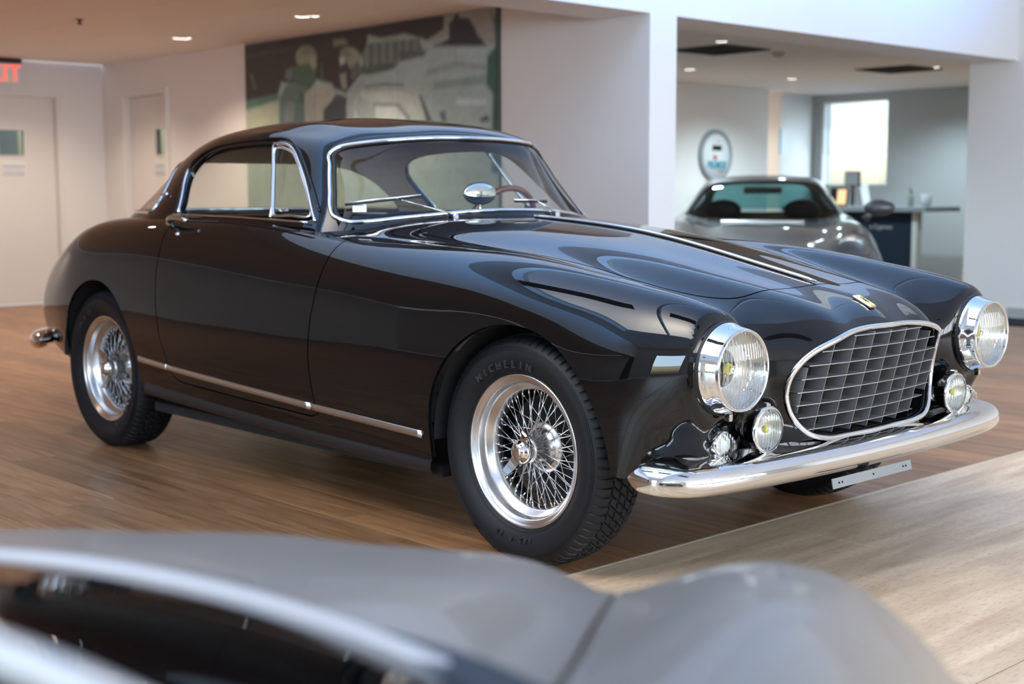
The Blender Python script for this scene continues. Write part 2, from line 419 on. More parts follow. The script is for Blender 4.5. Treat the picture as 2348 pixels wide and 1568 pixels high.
def catmull(pts, n=8, closed=True):
    pts = [np.array(p, float) for p in pts]; m = len(pts); out = []
    for i in range(m if closed else m-1):
        p0 = pts[(i-1) % m] if (closed or i > 0) else 2*pts[0]-pts[1]; p1 = pts[i]; p2 = pts[(i+1) % m]
        p3 = pts[(i+2) % m] if (closed or i < m-2) else 2*pts[-1]-pts[-2]
        t1 = np.linalg.norm(p1-p0)**0.5+1e-6; t2 = t1+np.linalg.norm(p2-p1)**0.5+1e-6; t3 = t2+np.linalg.norm(p3-p2)**0.5+1e-6
        for k in range(n):
            t = t1+(t2-t1)*k/n
            A1 = (t1-t)/t1*p0+t/t1*p1; A2 = (t2-t)/(t2-t1)*p1+(t-t1)/(t2-t1)*p2; A3 = (t3-t)/(t3-t2)*p2+(t-t2)/(t3-t2)*p3
            B1 = (t2-t)/t2*A1+t/t2*A2; B2 = (t3-t)/(t3-t1)*A2+(t-t1)/(t3-t1)*A3
            out.append((t2-t)/(t2-t1)*B1+(t-t1)/(t2-t1)*B2)
    if not closed: out.append(pts[-1])
    return np.array(out)
def sdf(X, Y, poly):
    """signed distance (inside > 0) of the points to a closed polygon"""
    poly = np.asarray(poly, float); sh = X.shape; x = X.ravel(); y = Y.ravel()
    lo = poly.min(0)-0.08; hi = poly.max(0)+0.08
    near = (x > lo[0]) & (x < hi[0]) & (y > lo[1]) & (y < hi[1])
    out = -np.ones(x.shape)*0.08; xs = x[near]; ys = y[near]
    d = np.full(xs.shape, 1e9); ins = np.zeros(xs.shape, bool)
    for i in range(len(poly)):
        a = poly[i]; b = poly[(i+1) % len(poly)]; e = b-a; L = e@e+1e-15
        t = np.clip(((xs-a[0])*e[0]+(ys-a[1])*e[1])/L, 0, 1)
        d = np.minimum(d, (xs-a[0]-t*e[0])**2+(ys-a[1]-t*e[1])**2)
        if a[1] != b[1]:
            c = ((a[1] > ys) != (b[1] > ys)) & (xs < (b[0]-a[0])*(ys-a[1])/(b[1]-a[1])+a[0]); ins ^= c
    r = np.sqrt(d); r[~ins] *= -1; out[near] = r
    return out.reshape(sh)

# ================================================================== SETTING: showroom
HC = 3.25         # hall ceiling
YM = 2.965         # wall with the mural
XF = -2.79         # front face of the white fascia
XB = -10.02        # far left wall
ZC = 2.34          # low ceiling
# --- floors
floor = struct(empty('floor', (0, 0, -0.05)))
MB().box((-10.6, -8.2, -0.05), (10.2, 12.6, -0.012)).build('subfloor', 'floor_gap', floor)
WOODX = 0.175; PW = 0.2
plank_meshes = {}
def plank(L, wd):
    key = (round(L, 2), round(wd, 3))
    if key not in plank_meshes:
        m = MB().box((0, 0, 0.0), (L-0.0015, wd-0.0015, 0.05), 0.0008)
        plank_meshes[key] = m
    return plank_meshes[key]
pm = {}
near_planks = []; rest = MB()
rng = random.Random(3)
for r in range(-40, 61):
    y0 = r*PW-0.01
    x = WOODX
    x -= 0
    first = rng.uniform(0.4, 2.2)
    while x > -10.4:
        L = round((first if x == WOODX else rng.choice([1.6, 1.8, 2.0, 2.2, 2.4]))*10)/10
        x1 = x-L
        cx, cy = x-L/2, y0+PW/2
        if y0 > 12 or y0 < -8: x = x1; continue
        dvec = np.array([cx, cy, 0])-CAM; dep = dvec@fw; px = 1174+FPX*(dvec@rt)/max(dep, .1); py = 784-FPX*(dvec@up)/max(dep, .1)
        vis = dep > 1 and -300 < px < 2650 and py < 1500 and not (y0 > YM+0.2 and x1 < -2.9 and px < 1500) and not (cy > 3.0 and cx < -3.0 and py < 640)
        near_planks.append((dep if vis else 99+abs(cx)+abs(cy), x1, y0, L))
        x = x1
near_planks.sort()
for k, (d, x1, y0, L) in enumerate(near_planks):
    if k < 296 and d < 99:
        key = round(L, 1)
        if key not in pm:
            mb = plank(L, PW); o = mb.build('plank', 'oak_floor', floor); pm[key] = o.data
        else:
            o = bpy.data.objects.new('plank', pm[key]); COL.objects.link(o); o.parent = floor
        o.location = (x1, y0, 0)
    else:
        rest.box((x1, y0+8, 0), (x1+L-0.0015, y0+PW-0.0015+8, 0.05))
o = rest.build('plank_field', 'oak_floor', floor, loc=(0, -8, 0)); o['kind'] = 'stuff'
# --- travertine apron in front of the timber, big tiles
stone = None
for ix in range(5):
    for iy in range(-4, 7):
        mb = MB().box((0, 0, 0.0), (1.217, 1.517, 0.05), 0.001) if stone is None else None
        if stone is None: o = mb.build('stone_tile', 'travertine', floor); stone = o.data
        else: o = bpy.data.objects.new('stone_tile', stone); COL.objects.link(o); o.parent = floor
        o.location = (WOODX+0.012+ix*1.22, -1.05+iy*1.52+(0.76 if ix % 2 else 0)-0.3, 0)
o = box('edge_trim', (WOODX+0.001, -8.0, -0.01), (WOODX+0.011, 12, 0.0005), 'pillar_cream'); o.name = 'trim_1'; struct(o)

# --- walls, ceilings
def wall(name, a, b, mat='wall_white', **k): return struct(box(name, a, b, mat, **k))
def wall_with_openings(name, axis, pos, th, u0, u1, z0, z1, holes, mat='wall_white'):
    """wall along axis with rectangular holes [(ua, ub, za, zb)] as one mesh"""
    us = sorted({u0, u1, *[h[0] for h in holes], *[h[1] for h in holes]}); zs = sorted({z0, z1, *[h[2] for h in holes], *[h[3] for h in holes]})
    m = MB()
    for i in range(len(us)-1):
        for j in range(len(zs)-1):
            cu, cz = (us[i]+us[i+1])/2, (zs[j]+zs[j+1])/2
            if any(h[0] < cu < h[1] and h[2] < cz < h[3] for h in holes): continue
            if axis == 'x': m.box((us[i], pos, zs[j]), (us[i+1], pos+th, zs[j+1]))
            else: m.box((pos, us[i], zs[j]), (pos+th, us[i+1], zs[j+1]))
    return struct(m.build(name, mat))
# mural wall (also the reveal of the opening), with a door recess
D2 = (-9.60, -8.72)
wall_with_openings('wall_mural', 'x', YM, 0.24, XB, XF-0.43, 0, ZC, [(D2[0], D2[1], -0.01, 2.03)])
wall_with_openings('wall_left', 'y', XB-0.15, 0.15, -8.0, YM+0.26, 0, ZC, [(1.52, 2.50, -0.01, 2.03)])
wall('wall_back', (XB-.15, -8.15, 0), (XF, -8.0, ZC))
# white fascia: header, pillar, upper wall
hd = MB(); hd.box((XF-0.43, -8.0, 2.167), (XF, 7.61, HC)); struct(hd.build('wall_fascia', 'wall_white'))
wall('wall_pillar', (XF-0.43, YM, 0), (XF, 3.215, 2.167))
struct(box('ceiling_low', (XB, -8.0, ZC+0.012), (XF-0.43, YM+0.26, ZC+0.3), 'ceiling_white'))
# ceiling boards run along the hall with thin shadow joints
cb = None; cpar = bpy.data.objects['ceiling_low']
for k in range(18):
    y0 = -7.95+k*0.61
    if cb is None: o = MB().box((0, 0, 0), (6.78, 0.604, 0.012)).build('ceiling_board', 'ceiling_white', cpar); cb = o.data
    else: o = bpy.data.objects.new('ceiling_board', cb); COL.objects.link(o); o.parent = cpar
    o.location = Vector((XB+0.01, y0, ZC))-cpar.location
# right hall wall, high ceiling, far glazing walls
wall('wall_right', (XF-0.43, 7.61, 0), (10.2, 7.85, HC))
SKY = (-2.2, 0.9, -4.6, 4.6)          # unseen rooflight, added so the paint mirrors blue sky
m_ = MB(); m_.box((XF-0.43, -8.2, HC), (SKY[0], 7.85, HC+.3)); m_.box((SKY[1], -8.2, HC), (10.2, 7.85, HC+.3)); m_.box((SKY[0], -8.2, HC), (SKY[1], SKY[2], HC+.3)); m_.box((SKY[0], SKY[3], HC), (SKY[1], 7.85, HC+.3))
struct(m_.build('ceiling', 'wall_white'))
wr_ = struct(empty('window_9', ((SKY[0]+SKY[1])/2, 0, HC+.2)))  # made-up opening in the ceiling, lets sky colour reach the car
MB().box((-1.55, -4.6, 0), (1.55, 4.6, .012)).build('pane', 'window_glass', wr_)
for k in (0,): MB().box((k-.03, -4.6, -.08), (k+.03, 4.6, -.005)).build('glazing_bar', 'trim_white', wr_)
GL = [(-6.4, -3.9, 0.25, 2.9), (-3.7, -1.2, 0.25, 2.9), (-1.0, 1.5, 0.25, 2.9), (1.7, 4.2, 0.25, 2.9), (4.4, 6.6, 0.25, 2.9)]
wall_with_openings('wall_front', 'y', 9.0, 0.2, -8.2, 7.85, 0, HC, GL)
for i, g in enumerate(GL):
    wf = struct(empty('window_%d' % (i+2), (9.05, (g[0]+g[1])/2, g[2])))
    hw = (g[1]-g[0])/2; hh = g[3]-g[2]
    m = MB(); m.box((0, -hw, 0), (0.06, hw, 0.05)); m.box((0, -hw, hh-0.05), (0.06, hw, hh)); m.box((0, -hw, 0), (0.06, -hw+0.05, hh)); m.box((0, hw-0.05, 0), (0.06, hw, hh)); m.box((0, -0.025, 0), (0.06, 0.025, hh))
    m.build('window_frame', 'black_satin', wf); MB().box((0.025, -hw, 0), (0.033, hw, hh)).build('pane', 'window_glass', wf)
GL2 = [(-1.6, 0.2, 0.25, 2.6), (2.2, 4.4, 0.9, 2.6)]
wall_with_openings('wall_side', 'x', -8.2, 0.2, XF-0.43, 9.2, 0, HC, GL2)
for i, g in enumerate(GL2):
    wf = struct(empty('window_%d' % (i+7), ((g[0]+g[1])/2, -8.1, g[2])))
    hw = (g[1]-g[0])/2; hh = g[3]-g[2]
    m = MB(); m.box((-hw, 0, 0), (hw, 0.06, 0.05)); m.box((-hw, 0, hh-0.05), (hw, 0.06, hh)); m.box((-hw, 0, 0), (-hw+0.05, 0.06, hh)); m.box((hw-0.05, 0, 0), (hw, 0.06, hh))
    m.build('window_frame', 'black_satin', wf); MB().box((-hw, 0.025, 0), (hw, 0.033, hh)).build('pane', 'window_glass', wf)
struct(box('ground', (-40, -60, -0.3), (60, 50, -0.06), 'pavement'))
# back office beyond the opening
OY = 12.05
wall('wall_logo', (-7.83, 3.25, 0), (-7.63, 10.70, ZC), 'wall_white')
wall('wall_corner', (-8.4, 11.33, 0), (-7.9, OY, ZC), 'wall_white')
wall('wall_recess', (-9.2, 10.5, 0), (-9.1, 11.4, ZC), 'warm_panel')
WIN = (-7.76, -6.77, 1.155, 2.245)
wall_with_openings('wall_window', 'x', OY, 0.2, -8.4, -2.6, 0, ZC, [WIN], 'wall_grey')
wall('wall_office_right', (-2.8, 7.85, 0), (-2.6, OY, ZC), 'wall_grey')
struct(box('ceiling_office', (-9.3, 3.25, ZC), (XF-0.43, OY, ZC+0.2), 'ceiling_white'))
MURAL = [((128,133,122),[(-7.369,2.336),(-4.144,2.365),(-4.153,0.631),(-7.45,0.519)]),((122,126,112),[(-7.403,1.577),(-4.149,1.475),(-4.153,0.549),(-7.455,0.417)]),((45,42,40),[(-7.369,2.331),(-6.297,2.344),(-5.679,2.335),(-4.921,2.352),(-4.712,2.349),(-4.713,2.226),(-4.91,2.168),(-4.977,2.19),(-5.18,2.241),(-5.462,2.23),(-5.621,2.269),(-5.638,2.166),(-5.744,2.103),(-5.732,1.978),(-5.918,1.846),(-6.086,1.928),(-6.308,1.978),(-6.474,1.913),(-6.81,1.989),(-6.867,1.877),(-7.391,1.845)]),((120,112,100),[(-4.724,2.354),(-4.142,2.369),(-4.193,2.087),(-4.326,2.098),(-4.459,2.309),(-4.584,2.353),(-4.661,2.279),(-4.688,2.191),(-4.844,2.138),(-4.91,2.168),(-4.726,2.236)]),((40,42,42),[(-4.845,2.126),(-4.675,2.166),(-4.674,2.272),(-4.622,2.308),(-4.584,2.353),(-4.547,2.301),(-4.459,2.293),(-4.398,2.231),(-4.362,2.164),(-4.325,2.137),(-4.277,2.082)]),((85,90,82),[(-5.623,2.208),(-5.03,2.195),(-4.951,2.105),(-5.281,2.036),(-5.395,1.992),(-5.672,2.01),(-5.714,2.118)]),((62,68,60),[(-5.715,2.048),(-5.253,2.034),(-5.31,1.995),(-5.613,1.971),(-5.747,1.979)]),((110,112,90),[(-5.433,2.228),(-5.32,2.223),(-5.292,2.191),(-5.406,2.189)]),((100,102,82),[(-6.077,2.271),(-5.922,2.267),(-5.877,2.219),(-6.062,2.22)]),((70,90,75),[(-7.391,1.855),(-6.866,1.897),(-6.851,1.838),(-7.394,1.766)]),((132,132,106),[(-7.394,1.776),(-6.851,1.838),(-6.842,1.608),(-7.404,1.547)]),((75,90,82),[(-6.884,1.416),(-6.841,1.857),(-6.76,1.948),(-6.605,1.986),(-6.408,1.909),(-6.479,1.783),(-6.458,1.407)]),((112,110,86),[(-6.296,2.151),(-6.309,2.117),(-6.342,2.09),(-6.391,2.073),(-6.449,2.07),(-6.507,2.081),(-6.556,2.104),(-6.588,2.137),(-6.599,2.173),(-6.586,2.208),(-6.552,2.236),(-6.501,2.252),(-6.443,2.254),(-6.386,2.243),(-6.338,2.219),(-6.307,2.187)]),((62,80,62),[(-6.568,2.106),(-6.304,2.106),(-6.325,1.96),(-6.409,1.891),(-6.539,1.954),(-6.739,2.041),(-6.686,2.095)]),((70,72,66),[(-6.248,2.102),(-6.227,2.101),(-6.212,1.972),(-6.252,1.965)]),((138,134,117),[(-6.492,1.877),(-6.327,1.914),(-6.102,1.929),(-6.074,1.809),(-6.204,1.715),(-6.253,1.402),(-6.441,1.406)]),((116,112,95),[(-5.722,2.101),(-5.733,2.069),(-5.763,2.043),(-5.807,2.027),(-5.859,2.024),(-5.912,2.034),(-5.956,2.056),(-5.985,2.086),(-5.995,2.121),(-5.984,2.154),(-5.953,2.18),(-5.907,2.195),(-5.855,2.198),(-5.803,2.187),(-5.759,2.165),(-5.731,2.135)]),((45,44,42),[(-6.035,2.07),(-5.911,2.097),(-5.837,2.021),(-5.917,1.864),(-6.072,1.891),(-6.116,2.002)]),((120,118,100),[(-5.999,1.995),(-5.913,2.008),(-5.901,1.881),(-5.955,1.884)]),((52,56,54),[(-6.253,1.402),(-6.219,1.734),(-6.122,1.793),(-6.041,1.853),(-5.903,1.819),(-5.899,1.394)]),((120,122,116),[(-5.905,1.756),(-5.763,1.927),(-5.673,1.966),(-5.66,1.886),(-5.781,1.821),(-5.853,1.393),(-5.914,1.395)]),((142,142,128),[(-5.876,1.394),(-5.781,1.821),(-5.66,1.877),(-5.469,1.884),(-5.187,1.859),(-5.036,1.817),(-4.983,1.772),(-4.868,1.371)]),((66,68,64),[(-5.675,1.873),(-5.66,1.89),(-5.397,1.895),(-5.2,1.875),(-5.201,1.864),(-5.398,1.88),(-5.616,1.873)]),((95,98,92),[(-5.574,1.758),(-5.259,1.739),(-5.121,1.634),(-5.126,1.377),(-5.568,1.387)]),((152,152,140),[(-5.545,1.739),(-5.273,1.722),(-5.163,1.627),(-5.153,1.378),(-5.546,1.387)]),((60,65,60),[(-5.017,1.786),(-4.983,1.78),(-4.865,1.59),(-4.802,1.37),(-4.855,1.371),(-4.932,1.601)]),((75,80,74),[(-4.785,1.654),(-4.72,1.667),(-4.701,1.584),(-4.76,1.586)]),((152,154,144),[(-4.603,1.724),(-4.565,1.734),(-4.28,1.721),(-4.28,1.688),(-4.591,1.698)]),((50,75,62),[(-4.234,2.303),(-4.198,2.261),(-4.156,2.358),(-4.142,2.369),(-4.151,0.631),(-4.244,0.628),(-4.213,1.756),(-4.279,1.824),(-4.266,2.014),(-4.184,2.071),(-4.19,2.213)]),((40,48,44),[(-4.174,2.36),(-4.142,2.369),(-4.151,0.631),(-4.177,0.63)]),((50,55,50),[(-4.342,1.594),(-4.268,1.611),(-4.244,1.574),(-4.33,1.566)]),((116,122,108),[(-7.418,1.228),(-6.33,1.292),(-5.411,1.208),(-4.595,1.258),(-4.148,1.212),(-4.151,0.55),(-7.455,0.417)]),((104,108,98),[(-5.638,2.201),(-5.623,2.2),(-5.63,2.033),(-5.642,2.03)]),((66,70,64),[(-5.588,2.199),(-5.573,2.199),(-5.58,2.038),(-5.591,2.034)]),((104,108,98),[(-5.538,2.198),(-5.524,2.198),(-5.53,2.042),(-5.542,2.039)]),((66,70,64),[(-5.489,2.197),(-5.474,2.196),(-5.48,2.047),(-5.492,2.043)]),((104,108,98),[(-5.44,2.195),(-5.426,2.195),(-5.431,2.051),(-5.443,2.048)]),((66,70,64),[(-5.391,2.194),(-5.377,2.194),(-5.383,2.056),(-5.394,2.052)]),((104,108,98),[(-5.343,2.193),(-5.329,2.193),(-5.334,2.06),(-5.346,2.057)]),((66,70,64),[(-5.295,2.192),(-5.281,2.191),(-5.286,2.064),(-5.298,2.061)]),((104,108,98),[(-5.248,2.19),(-5.234,2.19),(-5.239,2.069),(-5.25,2.065)]),((66,70,64),[(-5.2,2.189),(-5.186,2.189),(-5.191,2.073),(-5.202,2.07)]),((104,108,98),[(-5.153,2.188),(-5.14,2.188),(-5.144,2.077),(-5.155,2.074)]),((66,70,64),[(-5.107,2.187),(-5.093,2.186),(-5.097,2.081),(-5.108,2.078)]),((104,108,98),[(-5.06,2.186),(-5.047,2.185),(-5.051,2.086),(-5.062,2.082)]),((66,70,64),[(-5.014,2.184),(-5.001,2.184),(-5.005,2.09),(-5.016,2.086)]),((92,96,78),[(-6.531,2.206),(-6.463,2.247),(-6.381,2.236),(-6.318,2.181),(-6.367,2.166),(-6.465,2.182)]),((128,124,104),[(-6.4,2.177),(-6.319,2.162),(-6.305,2.088),(-6.338,2.053),(-6.386,2.093)]),((88,92,84),[(-6.738,2.079),(-6.67,2.084),(-6.638,2.035),(-6.69,1.982),(-6.757,2.024)]),((98,104,96),[(-6.783,1.797),(-6.696,1.831),(-6.612,1.789),(-6.651,1.658),(-6.771,1.663)]),((60,72,64),[(-6.575,1.9),(-6.476,1.876),(-6.495,1.783),(-6.544,1.823)]),((96,94,80),[(-5.978,2.182),(-5.893,2.194),(-5.834,2.136),(-5.895,2.114),(-5.964,2.137)]),((76,76,70),[(-5.821,2.055),(-5.744,2.085),(-5.731,2.014),(-5.809,1.93),(-5.853,1.968)]),((150,148,132),[(-5.987,2.12),(-5.933,2.125),(-5.927,2.08),(-5.981,2.066)]),((120,122,112),[(-5.66,1.868),(-5.256,1.859),(-5.064,1.81),(-5.078,1.798),(-5.257,1.839),(-5.661,1.846)]),((100,104,98),[(-5.552,1.752),(-5.259,1.736),(-5.135,1.634),(-5.149,1.626),(-5.27,1.722),(-5.545,1.737)]),((120,124,114),[(-5.751,1.838),(-5.575,1.74),(-5.563,1.617),(-5.756,1.624),(-5.798,1.751)]),((112,112,100),[(-4.926,1.961),(-4.588,2.004),(-4.278,1.951),(-4.278,1.919),(-4.588,1.964),(-4.927,1.92)]),((104,110,100),[(-4.848,1.873),(-4.291,1.888),(-4.291,1.824),(-4.849,1.823)]),((70,74,66),[(-5.252,2.119),(-4.924,2.103),(-4.952,2.063),(-5.225,2.049)]),((60,60,54),[(-7.336,2.246),(-6.63,2.26),(-6.63,2.241),(-7.337,2.216)]),((58,60,54),[(-7.288,2.076),(-7.252,2.074),(-7.193,1.953),(-7.23,1.95)]),((96,100,88),[(-7.279,2.075),(-7.261,2.074),(-7.202,1.958),(-7.217,1.956)])]

# ================================================================== THE BLACK COUPE
car = empty('vintage_coupe', (0, 0, 0))
tag(car, 'glossy black vintage coupe with chrome wire wheels and an oval egg-crate grille', 'car')
# body net, half car, front valance -> over the top -> tail ; columns from centreline to sill
BODY = [
 # valance bottom
 [(.60,0,.27),(.595,.16,.27),(.575,.32,.27),(.555,.43,.27),(.55,.53,.27),(.55,.62,.268),(.535,.68,.266),(.51,.72,.264),(.485,.745,.262),(.465,.76,.26),(.455,.77,.26)],
 [(.665,0,.35),(.66,.16,.35),(.635,.33,.35),(.58,.43,.35),(.582,.52,.355),(.602,.61,.36),(.587,.68,.36),(.545,.73,.352),(.50,.76,.335),(.465,.775,.31),(.44,.782,.278)],
 [(.708,0,.45),(.703,.17,.45),(.670,.33,.45),(.585,.425,.45),(.588,.51,.455),(.640,.62,.465),(.617,.70,.465),(.555,.76,.45),(.485,.79,.412),(.435,.80,.352),(.40,.792,.28)],
 [(.746,0,.57),(.739,.18,.57),(.703,.335,.57),(.60,.425,.56),(.580,.505,.565),(.672,.635,.58),(.632,.73,.58),(.545,.783,.56),(.455,.806,.485),(.40,.808,.39),(.36,.796,.28)],
 [(.778,0,.665),(.770,.18,.662),(.715,.325,.652),(.61,.425,.65),(.600,.51,.66),(.695,.64,.675),(.630,.735,.675),(.51,.792,.635),(.40,.818,.535),(.345,.815,.41),(.30,.80,.275)],
 [(.742,0,.730),(.730,.17,.727),(.68,.32,.716),(.585,.42,.705),(.575,.51,.718),(.665,.638,.752),(.600,.73,.740),(.48,.79,.685),(.37,.822,.57),(.30,.818,.43),(.25,.80,.27)],
 [(.60,0,.773),(.595,.165,.768),(.56,.315,.757),(.49,.42,.742),(.485,.52,.756),(.57,.635,.790),(.505,.73,.776),(.40,.79,.715),(.31,.825,.59),(.25,.82,.44),(.19,.80,.27)],
 [(.45,0,.820),(.445,.17,.814),(.42,.32,.800),(.37,.43,.779),(.37,.53,.790),(.42,.635,.826),(.37,.735,.806),(.27,.795,.735),(.21,.826,.60),(.16,.82,.45),(.12,.80,.27)],
 [(.25,0,.868),(.24,.18,.861),(.23,.345,.843),(.22,.455,.819),(.22,.545,.828),(.23,.635,.862),(.20,.74,.838),(.13,.803,.745),(.09,.828,.60),(.06,.822,.45),(.04,.80,.27)],
 [(.0,0,.917),(0,.19,.910),(0,.37,.889),(0,.475,.868),(0,.555,.869),(0,.635,.890),(-.01,.745,.858),(-.03,.806,.75),(-.04,.828,.60),(-.05,.822,.45),(-.06,.80,.27)],
 [(-.3,0,.962),(-.3,.2,.956),(-.3,.39,.932),(-.3,.49,.905),(-.3,.56,.900),(-.3,.635,.910),(-.3,.74,.876),(-.3,.80,.765),(-.3,.826,.60),(-.3,.82,.45),(-.3,.797,.27)],
 [(-.6,0,.987),(-.6,.21,.983),(-.6,.41,.962),(-.6,.505,.938),(-.6,.565,.925),(-.6,.637,.921),(-.6,.735,.888),(-.6,.796,.775),(-.6,.822,.60),(-.6,.816,.45),(-.6,.79,.27)],
 [(-.85,0,1.0),(-.85,.21,.997),(-.85,.42,.978),(-.85,.515,.957),(-.85,.573,.943),(-.85,.64,.933),(-.85,.733,.898),(-.85,.792,.785),(-.85,.819,.60),(-.85,.813,.45),(-.85,.786,.27)],
 [(-1.1,0,1.003),(-1.1,.21,1.0),(-1.1,.42,.988),(-1.1,.52,.975),(-1.1,.58,.965),(-1.1,.65,.952),(-1.1,.735,.91),(-1.1,.79,.79),(-1.1,.817,.60),(-1.1,.811,.45),(-1.1,.783,.27)],
 [(-1.5,0,.995),(-1.5,.21,.995),(-1.5,.42,.993),(-1.5,.52,.99),(-1.5,.59,.987),(-1.5,.665,.98),(-1.5,.738,.935),(-1.5,.79,.80),(-1.5,.815,.605),(-1.5,.81,.45),(-1.5,.78,.275)],
 [(-1.9,0,1.0),(-1.9,.21,1.0),(-1.9,.42,.999),(-1.9,.52,.998),(-1.9,.59,.996),(-1.9,.665,.989),(-1.9,.738,.945),(-1.9,.79,.81),(-1.9,.814,.61),(-1.9,.808,.46),(-1.9,.778,.285)],
 [(-2.3,0,.998),(-2.3,.21,.998),(-2.3,.42,.998),(-2.3,.52,.997),(-2.3,.59,.995),(-2.3,.66,.986),(-2.3,.733,.942),(-2.3,.787,.815),(-2.3,.810,.62),(-2.3,.802,.47),(-2.3,.772,.30)],
 [(-2.65,0,.985),(-2.65,.21,.985),(-2.65,.40,.984),(-2.65,.50,.982),(-2.65,.57,.980),(-2.65,.645,.968),(-2.65,.722,.922),(-2.65,.779,.80),(-2.65,.803,.625),(-2.65,.795,.48),(-2.65,.765,.325)],
 [(-2.95,0,.955),(-2.95,.21,.955),(-2.95,.39,.955),(-2.95,.485,.953),(-2.95,.55,.95),(-2.95,.62,.938),(-2.95,.698,.888),(-2.95,.757,.772),(-2.95,.783,.62),(-2.95,.775,.485),(-2.95,.748,.35)],
 [(-3.22,0,.905),(-3.22,.21,.905),(-3.22,.37,.905),(-3.22,.46,.905),(-3.22,.525,.903),(-3.21,.59,.892),(-3.2,.668,.842),(-3.19,.725,.74),(-3.18,.752,.61),(-3.18,.745,.49),(-3.17,.72,.37)],
 [(-3.44,0,.838),(-3.44,.2,.838),(-3.435,.36,.838),(-3.43,.44,.84),(-3.42,.51,.842),(-3.40,.57,.832),(-3.38,.64,.785),(-3.36,.695,.70),(-3.35,.72,.595),(-3.35,.713,.49),(-3.33,.69,.385)],
 [(-3.56,0,.755),(-3.56,.2,.755),(-3.555,.35,.755),(-3.55,.43,.758),(-3.54,.50,.762),(-3.525,.56,.752),(-3.50,.625,.715),(-3.475,.67,.65),(-3.46,.69,.57),(-3.46,.685,.485),(-3.44,.665,.395)],
 [(-3.62,0,.63),(-3.62,.2,.63),(-3.615,.34,.63),(-3.61,.42,.63),(-3.60,.48,.632),(-3.59,.545,.628),(-3.565,.605,.61),(-3.545,.64,.575),(-3.535,.655,.53),(-3.53,.65,.475),(-3.51,.63,.40)],
 [(-3.62,0,.49),(-3.62,.2,.49),(-3.615,.33,.49),(-3.61,.41,.49),(-3.60,.47,.49),(-3.59,.53,.49),(-3.575,.58,.485),(-3.565,.605,.475),(-3.56,.615,.46),(-3.555,.61,.435),(-3.54,.60,.40)],
 [(-3.57,0,.37),(-3.57,.2,.37),(-3.565,.32,.37),(-3.56,.40,.37),(-3.555,.45,.372),(-3.55,.50,.374),(-3.54,.54,.376),(-3.535,.555,.378),(-3.53,.565,.38),(-3.525,.565,.382),(-3.52,.565,.384)],
]
def tail(p):
    k = min(1.0, max(0.0, (-2.9-p[0])/.5)); k = k*k*(3-2*k); return (p[0]+.12*k, p[1], p[2])
BODY = [[tail(p) for p in r] for r in BODY]
def front_swell(P):
    P = P.copy(); x, y, z = P[..., 0], np.abs(P[..., 1]), P[..., 2]; fr = np.clip((x-.25)/.2, 0, 1)
    for cy, cz, r0, r1, tx in ((.643, .631, .095, .225, .652), (.626, .427, .02, .09, .628)):
        k = np.clip((r1-np.hypot(y-cy, z-cz))/(r1-r0), 0, 1); k = k*k*k*(k*(6*k-15)+10)
        P[..., 0] += k*fr*np.clip(tx-x, -.08, .065)
    return P
body = Sheet(BODY, 520, 300, 30, 28, 1.2e-2, 3e-3, post=front_swell).orient((-1.5, 0, .3))
BX, BY, BZ = body.P[..., 0], body.P[..., 1], body.P[..., 2]; AY = np.abs(BY)
